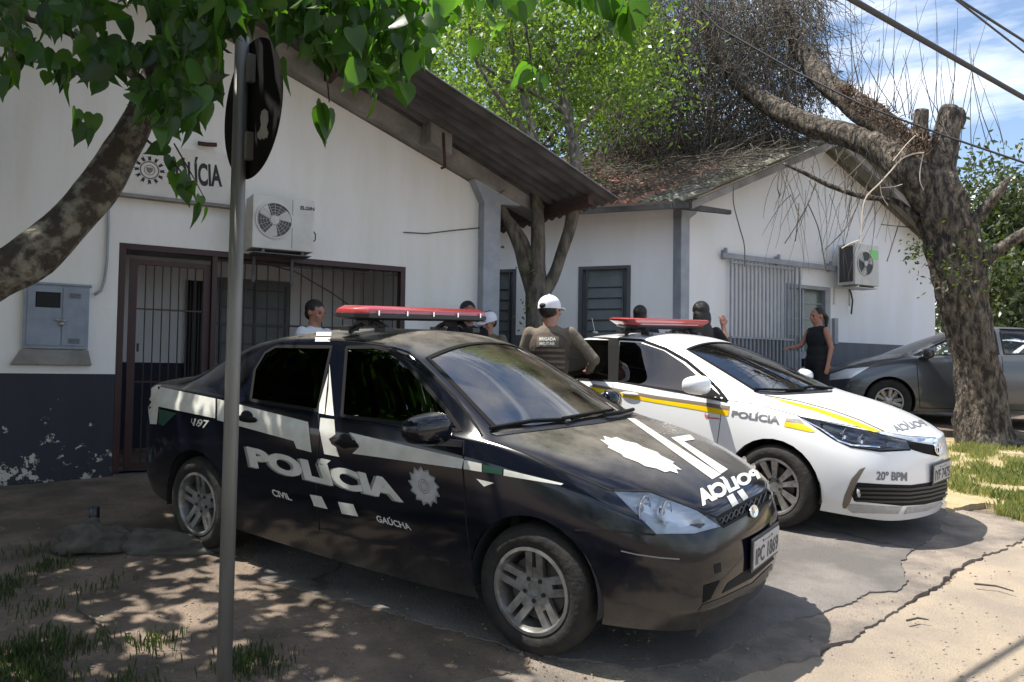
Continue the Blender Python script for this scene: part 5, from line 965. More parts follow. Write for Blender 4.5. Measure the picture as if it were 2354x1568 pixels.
# ---- grey hatchback behind the broken tree, and a white car beyond it
def plain_car(name, label, mw, cage, paint, gm, wr=.32, group=None):
    c = Car(name, label, mw, shell(cage), 'car', group)
    arches(c, (-1.34, 1.36), .325, .37, .885)
    for g in ([(1.00, 1.01), (.55, 1.22), (.22, 1.37), (-.15, 1.41), (-.15, 1.035)], [(-.22, 1.035), (-.22, 1.41), (-.62, 1.40), (-.98, 1.28), (-1.12, 1.10), (-1.1, 1.055)]):
        pl = c.planes_ax(g, 1); c.carve(pl, side, 'side_window', gm, off=.004); c.carve(pl, other, 'side_window', gm, off=.004)
        for sd in (-1, 1): c.strip([g], MT['rubber'], 'window_seal', w=.025, off=.003, closed=True, mode=lambda x, z, sd=sd: c.hside(x, z, sd), step=.05)
    c.carve(c.planes_ax(wsb, 2), lambda p, n: .2 < p.x < 1.45 and p.z > .98 and n.z > .2 and abs(p.y) < .73, 'windscreen', MT['wsB'], off=.003)
    c.carve(c.planes_ax([(-1.62, -.48), (-1.67, 0), (-1.62, .48), (-.95, .52), (-.95, -.52)], 2), lambda p, n: p.x < -.85 and p.z > 1.05 and n.z > .2, 'rear_window', gm, off=.003)
    for sd in (-1, 1):
        c.carve(c.planes_ax([(1.62, .84), (1.95, .80), (2.22, .70), (2.2, .62), (1.9, .66)], 1), lambda p, n, sd=sd: p.y*sd > .35 and p.x > 1.5, 'headlight', MT['lampbowl'], off=.004)
        c.carve(c.planes_ax([(-1.85, .84), (-2.26, .84), (-2.26, 1.0), (-2.0, 1.0)], 1), lambda p, n, sd=sd: p.y*sd > .45 and p.x < -1.7, 'tail_lamp', MT['tail'], off=.002)
    c.body(paint)
    for sd in (-1, 1):
        c.strip([[(.98, .98), (.96, .6), (.93, .24)], [(-.18, 1.0), (-.18, .24)], [(-1.05, 1.0), (-1.1, .75), (-1.02, .6)], [(.93, .24), (-.98, .24)]], MT['seam'], 'panel_seam', w=.01, mode=lambda x, z, sd=sd: c.hside(x, z, sd), step=.05)
        for x in (.0, -.85):
            h, n = c.hside(x, .90, sd); mb = MB(); mb.ell(h+Vector((0, sd*.018, 0)), (.10, .018, .018), 12); mb.build('door_handle', paint, c.root, smooth=True)
    mirror_unit(c, (.82, -1.0, 1.04), (.09, .11, .075), paint)
    for sd in (-1, 1):
        for x in (-1.34, 1.36): wheel(c, x, sd*.775, .325, .2, 'vee', .205)
    interior(c, -.75, 1.1, .80, 1.4, .9); mb = MB(); mb.box((2.3, 0, .40), (.05, 1.0, .22)); mb.build('grille', MT['rubber'], c.root, bevel=.01)
    return c
pC = aty(2200, 900, 13.0); yawC = math.radians(164)
mC = car_matrix(7.35, 12.62, yawC, 0, 0, .0); mC.translation.z = .862; mC = mC @ Matrix.Diagonal((1.0, 1.0, 1.04, 1))
cc = plain_car('parked_car', 'dark grey parked car partly hidden behind the broken tree trunk', mC, cageB, MT['greypaint'], MT['lens'])
mD = car_matrix(11.2, 17.6, math.radians(200), 0, 0); mD.translation.z = 1.0
cd_ = plain_car('parked_car', 'white parked car beyond the dark grey car at the right edge', mD, cageB, MT['palepaint'], MT['sideB'])

# ================================================================ leaves, trees
rng = np.random.default_rng(5)
def rotmats(n, tilt):
    """random leaf frames: long axis hangs down or lies out according to tilt"""
    a = rng.uniform(0, 2*PI, n); el = rng.normal(-tilt, .45, n); X = np.stack([np.cos(a)*np.cos(el), np.sin(a)*np.cos(el), np.sin(el)], 1)
    t = rng.normal(0, 1, (n, 3)); Z = t-X*(t*X).sum(1)[:, None]; Z[:, 2] += .5; Z -= X*(Z*X).sum(1)[:, None]; Z /= np.linalg.norm(Z, axis=1)[:, None]+1e-9
    return X, np.cross(Z, X), Z
HEART = np.array((1, .82, 1.25))*np.array([(.02, 0, 0), (-.07, .16, .03), (-.05, .34, .06), (.08, .46, .085), (.25, .47, .08), (.45, .39, .05), (.65, .25, 0), (.84, .09, -.07), (1.05, 0, -.16), (.84, -.09, -.07), (.65, -.25, 0), (.45, -.39, .05), (.25, -.47, .08), (.08, -.46, .085), (-.05, -.34, .06), (-.07, -.16, .03), (.22, 0, -.005), (.45, 0, -.03), (.68, 0, -.08)])
HF = [(0, 1, 2, 16), (2, 3, 4, 16), (4, 5, 17, 16), (5, 6, 18, 17), (6, 7, 8, 18), (8, 9, 10, 18), (10, 11, 17, 18), (11, 12, 16, 17), (12, 13, 14, 16), (14, 15, 0, 16)]
LEAFLET = np.array([(0, 0, 0), (.45, .22, .04), (1, 0, -.06), (.45, -.22, .04)]); LFF = [(0, 1, 2, 3)]
def leaf_mesh(P, S, name, m, parent=None, shape='heart', tilt=.8, world=True, kind=None):
    P = np.array(P, float); n = len(P); S = np.broadcast_to(np.array(S, float), (n,)); X, Y, Z = rotmats(n, tilt); B, FF = (HEART, HF) if shape == 'heart' else (LEAFLET, LFF)
    V = P[:, None, :]+(B[None, :, 0:1]*X[:, None, :]+B[None, :, 1:2]*Y[:, None, :]+B[None, :, 2:3]*Z[:, None, :])*S[:, None, None]
    k = len(B); V = V.reshape(-1, 3); Fc = (np.array(FF)[None]+np.arange(n)[:, None, None]*k).reshape(-1, 4)
    if parent is not None and world: V = V-np.array(WM[parent.name].translation)
    me = bpy.data.meshes.new(name); me.vertices.add(len(V)); me.vertices.foreach_set('co', V.ravel()); me.loops.add(Fc.size); me.loops.foreach_set('vertex_index', Fc.ravel())
    me.polygons.add(len(Fc)); me.polygons.foreach_set('loop_start', np.arange(len(Fc))*4); me.polygons.foreach_set('use_smooth', [True]*len(Fc)); me.update(); me.validate(); me.materials.append(m)
    o = bpy.data.objects.new(name, me); link(o, parent); return o
def inpoly(x, y, P):
    r = False; j = len(P)-1
    for i in range(len(P)):
        if (P[i][1] > y) != (P[j][1] > y) and x < (P[j][0]-P[i][0])*(y-P[i][1])/(P[j][1]-P[i][1])+P[i][0]: r = not r
        j = i
    return r
def pxtube(mb, pts, n=10, rough=.0, seed=0):        # pts: (u, v, width px, depth Y)
    P = []; R_ = []
    for i in range(len(pts)-1):
        a, b = pts[i], pts[i+1]; pm = pts[max(i-1, 0)]; pn = pts[min(i+2, len(pts)-1)]
        for k in range(5):
            t = k/5; f = [.5*((2*a[j])+(-pm[j]+b[j])*t+(2*pm[j]-5*a[j]+4*b[j]-pn[j])*t*t+(-pm[j]+3*a[j]-3*b[j]+pn[j])*t**3) for j in range(4)]
            P.append(aty(f[0], f[1], f[3])); R_.append(f[2]/2/F*f[3])
    a = pts[-1]; P.append(aty(a[0], a[1], a[3])); R_.append(a[2]/2/F*a[3]); k0 = len(mb.v); mb.tube(P, R_, n)
    if rough:
        for i in range(len(P)):
            for j in range(n):
                q = Vector(mb.v[k0+i*n+j]); d = q-P[i]; f = 1+rough*(noise.noise(q*3+Vector((seed, 0, 0)))*.5-.15+noise.noise(Vector((q.x*10, q.y*10, q.z*3.5)))*.8+noise.noise(Vector((q.x*24, q.y*24, q.z*9)))*.35); mb.v[k0+i*n+j] = tuple(P[i]+d*f)
    return P

# ---- leafy tree whose trunk leans in from the left edge
tl = thing('leafy_tree', 'leafy tree with a lichened leaning trunk and big heart-shaped leaves at the left edge', 'tree', Matrix.Translation((-2.35, 1.9, .1)))
mb = MB(); pxtube(mb, [(a_, b_, c_*.76, d_) for a_, b_, c_, d_ in [(-420, 1000, 190, 2.35), (-300, 850, 180, 2.4), (-190, 740, 172, 2.45), (-60, 660, 160, 2.5), (60, 600, 142, 2.55), (140, 530, 124, 2.6), (210, 450, 118, 2.65), (265, 370, 108, 2.7), (312, 290, 96, 2.7), (345, 210, 84, 2.75), (375, 120, 76, 2.8), (430, 20, 70, 2.8), (480, -150, 60, 2.8), (500, -500, 45, 2.8)]], 30, .14)
mb.build('trunk', MT['bark'], tl, world=True, smooth=True, norm=False)
mb = MB()
for p in ([(20, 115, 9, 2.3), (90, 130, 9, 2.3), (150, 158, 8, 2.35), (230, 190, 7, 2.4)], [(370, 150, 30, 2.8), (500, 60, 24, 2.5), (700, -20, 20, 2.2), (900, -80, 16, 2)], [(340, 200, 30, 2.75), (240, 120, 22, 2.6), (120, 60, 16, 2.5), (-40, 20, 12, 2.4)],
          [(700, 60, 8, 2.2), (745, 150, 5, 2.2), (757, 235, 3, 2.2)], [(480, -150, 40, 2.8), (900, -200, 30, 2.6), (1300, -120, 20, 2.3), (1480, -30, 10, 2.2)], [(310, 300, 8, 2.5), (370, 350, 5, 2.5), (420, 400, 4, 2.5), (455, 470, 3, 2.5)], [(400, 330, 4, 2.5), (440, 400, 3, 2.5), (470, 455, 2, 2.5)],
          [(1200, 20, 8, 2.2), (1215, 100, 5, 2.2), (1225, 170, 3, 2.2)]): pxtube(mb, p, 6)
mb.build('branch', MT['bark'], tl, world=True, smooth=True, norm=False)
MASK0 = [(-50, -50), (1500, -50), (1480, 20), (1420, 40), (1330, 25), (1230, 30), (1180, 60), (1110, 45), (1060, 60), (1000, 70), (985, 130), (955, 200), (925, 190), (880, 205), (850, 215), (800, 190), (740, 175), (700, 110), (650, 95), (610, 120), (590, 165), (540, 170), (505, 190), (480, 240), (440, 265), (400, 270), (370, 300), (330, 280), (300, 180), (240, 195), (200, 150), (140, 145), (80, 110), (30, 120), (-50, 140)]
MASK = [(x, y+(50 if y > 60 and x < 480 else 10 if y > 60 else 0)) for x, y in MASK0]
P = []; S = []
BR = []
while len(P) < 2500:
    u, v = random.uniform(-50, 1500), random.uniform(-60, 370)
    if not inpoly(u, v+10, MASK): continue
    if u < 360 and random.random() < .5: continue
    if u > 1000 and random.random() < .72: continue
    if 500 < u < 645 and v > 85: continue
    if noise.noise((u*.011, v*.016, 3)) < (.02 if u < 380 else -.22): continue
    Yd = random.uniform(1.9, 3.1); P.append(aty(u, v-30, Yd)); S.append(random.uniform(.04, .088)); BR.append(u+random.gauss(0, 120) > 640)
leaf_mesh([p for p, b in zip(P, BR) if not b], [q for q, b in zip(S, BR) if not b], 'crown', MT['leafdark'], tl, tilt=.9); leaf_mesh([p for p, b in zip(P, BR) if b], [q for q, b in zip(S, BR) if b], 'crown', MT['leaflit'], tl, tilt=.9)  # right-hand leaves get a lighter copy with the sunlight put into its colour
P = []; S = []
for (u, v, s, Yd) in [(740, 238, .11, 2.2), (752, 250, .105, 2.2), (735, 243, .09, 2.2), (190, 280, .08, 2.4), (215, 262, .07, 2.4), (200, 300, .06, 2.4), (175, 250, .07, 2.4), (10, 140, .08, 2.2), (25, 160, .07, 2.2), (5, 175, .07, 2.2), (50, 120, .06, 2.3), (110, 165, .05, 2.3), (125, 160, .06, 2.3), (230, 180, .07, 2.3), (160, 190, .08, 2.3),
    (395, 360, .07, 2.5), (420, 375, .08, 2.5), (405, 400, .08, 2.5), (430, 400, .06, 2.5), (440, 425, .06, 2.5), (448, 470, .08, 2.5), (460, 450, .05, 2.5), (425, 425, .07, 2.5), (470, 480, .05, 2.5), (380, 330, .08, 2.5), (1222, 165, .10, 2.2), (1215, 150, .08, 2.2), (1245, 170, .06, 2.2), (1430, 20, .11, 2.0), (1440, 30, .10, 2.0), (1380, -5, .11, 2.0), (1160, 60, .07, 2.3), (1095, 90, .07, 2.4), (1120, 40, .09, 2.3), (1470, 0, .1, 2.0), (490, 200, .1, 2.4), (470, 230, .09, 2.4), (660, 140, .1, 2.3), (860, 220, .08, 2.3), (930, 190, .09, 2.3)]: P.append(aty(u, v, Yd)); S.append(s)
leaf_mesh(P, S, 'hanging_leaves', MT['leaflit'], tl, tilt=1.1)
P = []; S = []                                     # the rest of the crown, overhead and out of the picture: it throws the shade
cl = [(random.uniform(-6.5, .1), random.uniform(-.5, 8.5), random.uniform(3.3, 6.2)) for _ in range(150)]
cl = [(x-.43*(z-1.0)+.15, y, z) for x, y, z in cl]
while len(P) < 15500:
    c = random.choice(cl); q = (c[0]+random.gauss(0, .42), c[1]+random.gauss(0, .42), c[2]+random.gauss(0, .25)); u, v = pj(q)
    if q[2] < 2.5 or (q[1] > .1 and -60 < u < 2420 and v > -70 and v < 1600): continue
    gx = q[0]+.43*(q[2]-.9); gy = q[1]-.06*(q[2]-.9)          # where its shadow lands at bonnet height
    if gx > -.15+.10*math.sin(gy*3)+(.35 if gy < 3.0 else 0)-(.9 if gy > 4.4 else 0): continue
    P.append(q); S.append(random.uniform(.13, .21))
leaf_mesh(P, S, 'crown', MT['leafdark'], tl, tilt=.5)

def scatter_crown(n, region, Yr, size, clump=.25, nc=60, acc=lambda u, v: True):
    cs = []
    while len(cs) < nc:
        u, v = random.uniform(region[0], region[2]), random.uniform(region[1], region[3])
        if acc(u, v): cs.append((aty(u, v, random.uniform(*Yr)), random.uniform(.5, 1.3)*clump))
    P = []; S = []
    while len(P) < n:
        c, r = random.choice(cs); q = c+Vector([random.gauss(0, r) for _ in range(3)]); P.append(q); S.append(size*random.uniform(.6, 1.3))
    return P, S
# ---- forked tree between the two buildings
t2 = thing('forked_tree', 'slim forked tree with a bright green crown between the two buildings', 'tree', Matrix.Translation(aty(1235, 960, 9.4)))
mb = MB(); yt = 9.6
for p in ([(1238, 990, 62, yt), (1234, 860, 54, yt), (1232, 740, 50, yt), (1232, 680, 52, yt), (1236, 600, 36, yt), (1237, 520, 32, yt), (1232, 440, 28, yt+.1), (1225, 300, 20, yt+.3), (1190, 180, 14, yt+.5), (1170, 60, 10, yt+.6)],
          [(1228, 690, 34, yt), (1208, 620, 30, yt), (1190, 560, 27, yt), (1172, 520, 24, yt), (1150, 470, 20, yt)], [(1232, 660, 20, yt), (1212, 570, 18, yt), (1185, 520, 17, yt), (1165, 500, 15, yt)],
          [(1240, 690, 32, yt), (1270, 640, 29, yt), (1295, 570, 27, yt), (1313, 510, 30, yt), (1322, 430, 32, yt), (1322, 350, 28, yt+.2), (1305, 270, 24, yt+.4), (1290, 190, 18, yt+.6), (1268, 90, 14, yt+.8), (1250, -20, 9, yt+1)],
          [(1300, 260, 14, yt+.4), (1240, 220, 11, yt+.4), (1170, 190, 9, yt+.4), (1110, 150, 7, yt+.4)], [(1225, 330, 18, yt+.2), (1175, 260, 14, yt+.2), (1130, 200, 12, yt+.2), (1090, 130, 8, yt+.3), (1080, 60, 6, yt)], [(1290, 180, 10, yt+.6), (1340, 110, 8, yt+.7), (1400, 60, 6, yt+.8)], [(1270, 110, 9, yt+.6), (1210, 40, 7, yt+.7), (1180, -20, 5, yt+.8)], [(1315, 320, 10, yt+.2), (1370, 250, 8, yt+.3), (1430, 200, 5, yt+.4)]): pxtube(mb, p, 12, .10)
mb.build('trunk', MT['bark3'], t2, world=True, smooth=True, norm=False)
P, S = scatter_crown(26000, (960, -120, 1500, 310), (9.6, 12.4), .085, .28, 130, lambda u, v: v < 330-abs(u-1230)*.35 and not (u < 1120 and v > 240))
leaf_mesh(P, S, 'crown', MT['leafbright'], t2, 'leaflet', .6)
P = [aty(random.gauss(1218, 14), random.gauss(v0, 22), 9.5) for v0 in (610, 700, 745) for _ in range(26)]+[aty(random.gauss(1142, 10), random.uniform(520, 600), 9.7) for _ in range(20)]
leaf_mesh(P, .07, 'shoots', MT['leafbright'], t2, 'leaflet', .2)

# ---- big tree with broken limbs lying across the annex roof
t3 = thing('broken_tree', 'huge rough-barked tree with snapped limbs fallen across the annex roof', 'tree', Matrix.Translation(aty(2255, 1000, 11.9)))
ty = 10.9
TW = lambda L_: [(a, b, c*.80, d) for a, b, c, d in L_]
mb = MB(); pxtube(mb, TW([(2268, 1030, 185, ty), (2262, 1000, 152, ty), (2254, 900, 130, ty), (2238, 800, 122, ty), (2214, 700, 134, ty), (2198, 600, 146, ty), (2170, 500, 144, ty), (2152, 430, 128, ty), (2160, 370, 96, ty), (2178, 310, 74, ty), (2182, 262, 64, ty), (2186, 246, 44, ty)]), 48, .20)
pxtube(mb, [(2135, 430, 50, ty), (2124, 350, 38, ty), (2116, 290, 32, ty), (2119, 254, 30, ty)], 14, .14)
pxtube(mb, [(2190, 290, 46, ty), (2200, 268, 40, ty), (2203, 250, 22, ty)], 12, .2)
mb.build('trunk', MT['bark2'], t3, world=True, smooth=True, norm=False)
for p in ([(2150, 470, 120, ty), (2085, 390, 92, ty), (2020, 340, 78, ty+.4), (1950, 312, 72, ty+.8), (1870, 290, 66, ty+1.2), (1800, 260, 62, ty+1.5), (1740, 222, 56, ty+1.8), (1690, 176, 50, ty+2), (1650, 115, 44, ty+2.2), (1615, 45, 36, ty+2.4), (1590, -50, 30, ty+2.6)],
          [(2140, 400, 84, ty), (2070, 325, 78, ty+.3), (2010, 272, 82, ty+.6), (1960, 236, 72, ty+1), (1900, 190, 66, ty+1.4), (1860, 140, 56, ty+1.8), (1822, 70, 48, ty+2.1), (1785, -30, 40, ty+2.4)],
          [(2190, 560, 46, ty), (2225, 520, 40, ty-.1), (2262, 482, 34, ty-.2), (2298, 440, 26, ty-.3), (2318, 410, 16, ty-.3)], [(2215, 640, 50, ty), (2262, 600, 42, ty-.2), (2320, 558, 34, ty-.4), (2420, 500, 28, ty-.6)],
          [(1801, 376, 8, ty+1), (1850, 398, 12, ty+.9), (1908, 427, 14, ty+.8), (1984, 452, 16, ty+.6), (2060, 463, 16, ty+.3), (2110, 505, 22, ty)]):
    mb = MB(); pxtube(mb, TW(p), 28, .22, 3); mb.build('limb', MT['bark2'], t3, world=True, smooth=True, norm=False)
mb = MB()                                          # torn fibres where the limbs snapped
for k in range(260):
    u = random.uniform(1940, 2140); v = 235+(u-1960)*.62+random.gauss(0, 14); a = random.uniform(-.4, 2.6); l = random.uniform(14, 46); pxtube(mb, [(u, v, 3.2, ty+.5-(u-1960)*.002-.5), (u-l*.5*math.cos(a), v-l*.5*math.sin(a)-4, 2.5, ty+.2-.3), (u-l*math.cos(a), v-l*math.sin(a)+6, 1, ty-.2)], 3)
mb.build('splinters', MT['splinter'], t3, world=True, norm=False)
kd5 = cr_(2550, 450, .446); mb = MB(); pt = lambda L_, w_, y_: [(*kd5(*q), w_, y_) for q in L_]
for L_, w_ in ([[(1525, 1045), (1530, 850), (1560, 660), (1680, 530), (1780, 420), (1860, 330), (1960, 285), (2050, 275)], 3.2], [[(1790, 345), (1900, 210), (1980, 130)], 2], [[(1680, 540), (1700, 640), (1750, 720)], 2], [[(1360, 1080), (1430, 1040), (1510, 1010)], 2.4], [[(1690, 570), (1800, 560), (1870, 540)], 1.6], [[(2045, 285), (2020, 420), (2020, 520), (2050, 590)], 2]): pxtube(mb, pt(L_, w_, ty-.6), 5)
mb.build('peeled_twigs', MT['paletwig'], t3, world=True, norm=False)
def strand(mb, u, v, Yd, du, dv, n=6, w=2.0, wob=8, curl=.0):
    pts = []; a = random.uniform(-1, 1)
    for k in range(n): t = k/(n-1); pts.append((u+du*t+a*wob*math.sin(t*3.1)+random.gauss(0, wob*.12), v+dv*t*t*(1-curl)+dv*t*curl, w*(1-.6*t), Yd)); Yd += random.gauss(0, .06)
    P = [aty(p[0], p[1], p[3]) for p in pts]; mb.tube(P, [max(.0018, p[2]/2/F*p[3]) for p in pts], 3, False)
mb = MB()                                          # curtains of dead twigs hanging from the limbs
DM = [(1440, -40), (1900, -40), (1890, 60), (1900, 140), (1880, 210), (1830, 250), (1790, 330), (1700, 355), (1560, 365), (1420, 375), (1370, 330), (1400, 200), (1430, 90)]
for k in range(4600):
    while True:
        u, v = random.uniform(1360, 1910), random.uniform(-60, 330)
        if inpoly(u, v, DM): break
    strand(mb, u, v, random.uniform(12.6, 14.6), random.gauss(0, 38), random.uniform(20, 120), 6, random.uniform(1.4, 3.0), 20)
for k in range(170):                               # the same twigs thin out against the sky on the left and right
    u = random.choice([random.gauss(1450, 60), random.gauss(1900, 45)]); v = random.uniform(-60, 200); strand(mb, u, v, random.uniform(12.4, 14), random.gauss(0, 60), random.uniform(-60, 110), 6, 1.5, 14)
o = mb.build('twigs', MT['twig'], t3, world=True, norm=False); o['kind'] = 'stuff'
mb = MB()                                          # brush lying on the roof tiles
nR = (Ap-e0).cross(dl).normalized(); nR = nR if nR.z > 0 else -nR
for k in range(1500):
    a, b = random.uniform(.1, 5.0), random.random()**.8; c = e0.lerp(Ap, b)-dl*a*(1-.1*b)
    if random.random() < .5*max(0, a-3.2): continue
    an = random.uniform(0, 2*PI); ax = dl*math.cos(an)+(Ap-e0).normalized()*math.sin(an); l = random.uniform(.15, .5); hgt = random.uniform(.03, .28)*(.4+b)
    mb.tube([c-ax*l+nR*.03, c-ax*l*.3+nR*hgt+dl*random.gauss(0, .08), c+ax*l*.4+nR*hgt*.9, c+ax*l+nR*random.uniform(.02, .2)], random.uniform(.003, .009), 3, False)
o = mb.build('roof_brush', MT['twig'], t3, world=True, norm=False); o['kind'] = 'stuff'
mb = MB()                                          # long thin shoots against the sky and the gable
for k in range(50):
    u = random.uniform(1900, 2330); v = 215+(u-1960)*.45 if u < 2180 else random.uniform(250, 420); strand(mb, u, v, random.uniform(ty-.3, ty+.8), random.gauss(0, 45), random.uniform(-310, -90), 7, random.uniform(1.8, 3), 10, .8)
for k in range(70):
    u = random.uniform(1780, 2060); v = 300+random.uniform(0, 150); strand(mb, u, v, random.uniform(11.2, 12.0), random.gauss(-12, 45), random.uniform(60, 230), 7, random.uniform(1.4, 2.4), 10, .7)
for L_ in ([(450, 560), (450, 700), (500, 900), (540, 1050), (545, 1230)], [(840, 420), (820, 560), (840, 640)], [(1080, 710), (1160, 900), (1200, 1100), (1225, 1250)], [(1140, 530), (1080, 700), (1000, 850), (880, 1040)], [(1000, 700), (990, 850), (970, 1020)], [(1500, 700), (1400, 900), (1220, 1090)], [(1540, 400), (1440, 560)], [(1560, 330), (1330, 560)], [(1860, 810), (1740, 1190)], [(1690, 878), (1800, 890), (1960, 905)], [(2010, 1000), (2150, 950), (2350, 960)]):
    pxtube(mb, pt(L_, 2.6, 11.2), 4)
mb.build('shoots', MT['twig'], t3, world=True, norm=False)
P, S = scatter_crown(130, (2090, 560, 2120, 600), (10.7, 10.9), .07, .07, 8); P2, S2 = scatter_crown(110, (2140, 590, 2240, 660), (10.2, 10.4), .07, .12, 12); P3, S3 = scatter_crown(70, (2200, 540, 2290, 600), (10.2, 10.6), .07, .14, 8); leaf_mesh(P+P2+P3, S+S2+S3, 'leaf_shoots', MT['leafmid'], t3, 'leaflet', .3)['kind'] = 'stuff'

# ---- background trees
def bgtree(label, region, Yr, n, size, m, clump, nc, base, gx, trunkr=.12, group='trees behind the buildings', acc=lambda u, v: True, name='background_tree'):
    b = aty(base[0], base[1], sum(Yr)/2); b.z = gz(b.x, b.y); t = thing(name, label, 'tree', Matrix.Translation(b), group); P, S = scatter_crown(n, region, Yr, size, clump, nc, acc)
    leaf_mesh(P, S, 'crown', m, t, 'leaflet', .5); c = aty((region[0]+region[2])/2, region[1]*.5+region[3]*.5, sum(Yr)/2)
    mb = MB(); mb.tube([b-Vector((0, 0, .3)), b.lerp(c, .5)+Vector((.1, 0, 0)), c], [trunkr, trunkr*.7, trunkr*.3], 10)
    for k in range(6): q = b.lerp(c, random.uniform(.4, .9)); mb.tube([q, q+Vector((random.uniform(-1.2, 1.2), random.uniform(-.5, .5), random.uniform(.4, 1.3)))], [trunkr*.35, trunkr*.12], 6)
    mb.build('trunk', MT['bark3'], t, world=True, smooth=True, norm=False)
bgtree('bright green tree filling the gap behind the forked tree', (960, -80, 1480, 260), (14, 16), 12000, .10, MT['leafbright'], .45, 60, (1180, 800), 0, acc=lambda u, v: v < 300-abs(u-1230)*.3)
bgtree('dull green scrubby tree behind the ridge between the two roofs', (1130, 130, 1480, 400), (15.5, 18), 9000, .13, MT['leafdim'], .5, 60, (1300, 800), 0)
bgtree('dark vine-choked tree rising behind the annex roof', (1430, -60, 1850, 330), (16, 19), 9000, .12, MT['leafdim'], .5, 70, (1650, 800), 0, acc=lambda u, v: v > 330-(u-1380)*1.6 or u > 1560)
bgtree('round green tree at the far right beyond the gable', (2215, 420, 2480, 640), (20, 25), 15000, .2, MT['leafolive'], .55, 60, (2340, 850), 0, acc=lambda u, v: v > 420+abs(u-2270)*.12)
bgtree('low leafy tree above the parked cars at the right edge', (2180, 600, 2560, 800), (18, 24), 15000, .2, MT['leafolive'], .6, 60, (2480, 850), 0)
P = [Vector((random.uniform(8, 60), random.uniform(30, 45), gz(30, 35)+random.uniform(-.3, 3.4))) for _ in range(16000)]; o = leaf_mesh(P, .4, 'distant_hedge', MT['leafmid'], None, 'leaflet', .4); tag(o, kind='stuff')
P = [Vector((random.uniform(-60, 8), random.uniform(38, 50), gz(0, 40)+random.uniform(-.3, 4.5))) for _ in range(9000)]; o = leaf_mesh(P, .5, 'distant_hedge', MT['leafdim'], None, 'leaflet', .4); tag(o, kind='stuff')

# ================================================================ street things
pb = gnd(514, 1592); ptop = aty(557, 86, 3.42)
ps = thing('traffic_sign', 'round traffic sign seen from behind on a leaning grey steel pole', 'road sign', Matrix.Translation(pb))
mb = MB(); mb.tube([pb-Vector((0, 0, .2)), pb.lerp(ptop, .5), ptop], [.031, .0305, .03], 20); mb.build('pole', MT['galv'], ps, world=True, smooth=True)
nS = Vector((-.751, -.66, 0)).normalized(); cS = aty(574, 250, 3.40)-nS*.0; R = Matrix((nS.cross(Vector((0, 0, 1))), Vector((0, 0, 1)), nS)).transposed().to_4x4(); R.translation = cS-nS*.01
mb = MB(); mb.lathe([(.001, -.002), (.303, -.002), (.305, 0), (.303, .002), (.001, .002)], 64, R); ds = mb.build('disc', MT['signback'], ps, world=True)
mb = MB()
for z in (-.17, .17): mb.box(R @ Vector((-.02, z, .018)), (.03, .12, .03), R.to_3x3())
mb.build('bracket', MT['galv'], ps, world=True)
pts = [(608, 250), (616, 256), (617, 278), (613, 292), (617, 306), (614, 318), (609, 316), (607, 322), (603, 317), (598, 322), (592, 316), (591, 306), (596, 300), (600, 288), (598, 270), (601, 256)]
def ondisc(u, v): d = ray(u, v); t = (R.translation+nS*.004-CO).dot(nS)/d.dot(nS); return CO+d*t
mb = MB(); mb.add([ondisc(*p) for p in pts], [list(f) for f in tessellate_polygon([[Vector((*p, 0)) for p in pts]])]); mb.build('sticker_scrap', MT['plate'], ds, world=True, norm=False)
def cable(label, pts, r):
    P = []
    for i in range(len(pts)-1):
        for k in range(10): t = k/10; P.append(aty(*pts[i]).lerp(aty(*pts[i+1]), t))
    P.append(aty(*pts[-1])); mb = MB(); mb.tube(P, r, 8); tag(mb.build('overhead_cable', MT['cable'], smooth=True, norm=False), label, 'cable', 'overhead cables')
def level(label, p, q, z, r, sag=.12):
    A, B = [(lambda d: CO+d*((z-HC)/d.z))(ray(*t)) for t in (p, q)]; D = (B-A).normalized(); P = []
    for k in range(61): t = -14+k*.7; P.append(A+D*t+Vector((0, 0, sag*((t-4)/18)**2)))
    mb = MB(); mb.tube(P, r, 8); tag(mb.build('overhead_cable', MT['cable'], smooth=True, norm=False), label, 'cable', 'overhead cables')
level('thick black overhead cable crossing the sky at the upper right', (1950, -4), (2354, 225), 4.25, .022)
level('upper of two thin cables in the top right corner', (2195, -5), (2354, 95), 4.7, .011)
level('lower of two thin cables in the top right corner', (2197, 0), (2354, 121), 4.45, .008)
cable('sagging cable running past the broken tree to the right edge', [(1500, -90, 12), (1650, 62, 11.4), (1820, 160, 10.8), (1990, 245, 10.2), (2180, 315, 9.8), (2354, 374, 9.4), (2700, 470, 8.8)], .013)
# rubble on the left
def rock(label, c, s, seed):
    bm = bmesh.new(); bmesh.ops.create_icosphere(bm, subdivisions=4, radius=1)
    for v in bm.verts: d = 1+.45*noise.noise(v.co*1.3+Vector((seed, 0, 0)))+.28*noise.noise(v.co*3.1)+.1*noise.noise(v.co*9); v.co = Vector((v.co.x*s[0]*d, v.co.y*s[1]*d, max(v.co.z, -.3)*s[2]*d))+c
    bm.verts.index_update(); mb = MB().add([v.co for v in bm.verts], [[v.index for v in f.verts] for f in bm.faces]); bm.free(); tag(mb.build('rock', MT['rock'], smooth=True), label, 'rock', 'lumps of old concrete by the station wall')
rock('squarish lump of concrete with a dark can standing on it', gnd(205, 1265)+Vector((0, 0, .05)), (.23, .14, .13), 1); rock('long low lump of concrete nearest the black car', gnd(380, 1262)+Vector((0, 0, .02)), (.34, .13, .10), 6)
q = gnd(207, 1256)+Vector((0, .04, .13)); mb = MB(); mb.lathe([(.03, 0), (.033, .005), (.033, .115), (.028, .122), (.001, .122)], 20, Matrix.Translation(q)); cn = tag(mb.build('tin_can', MT['can'], smooth=True, auto=math.radians(40)), 'dark drink can standing on the squarish concrete lump', 'can')
mb = MB()
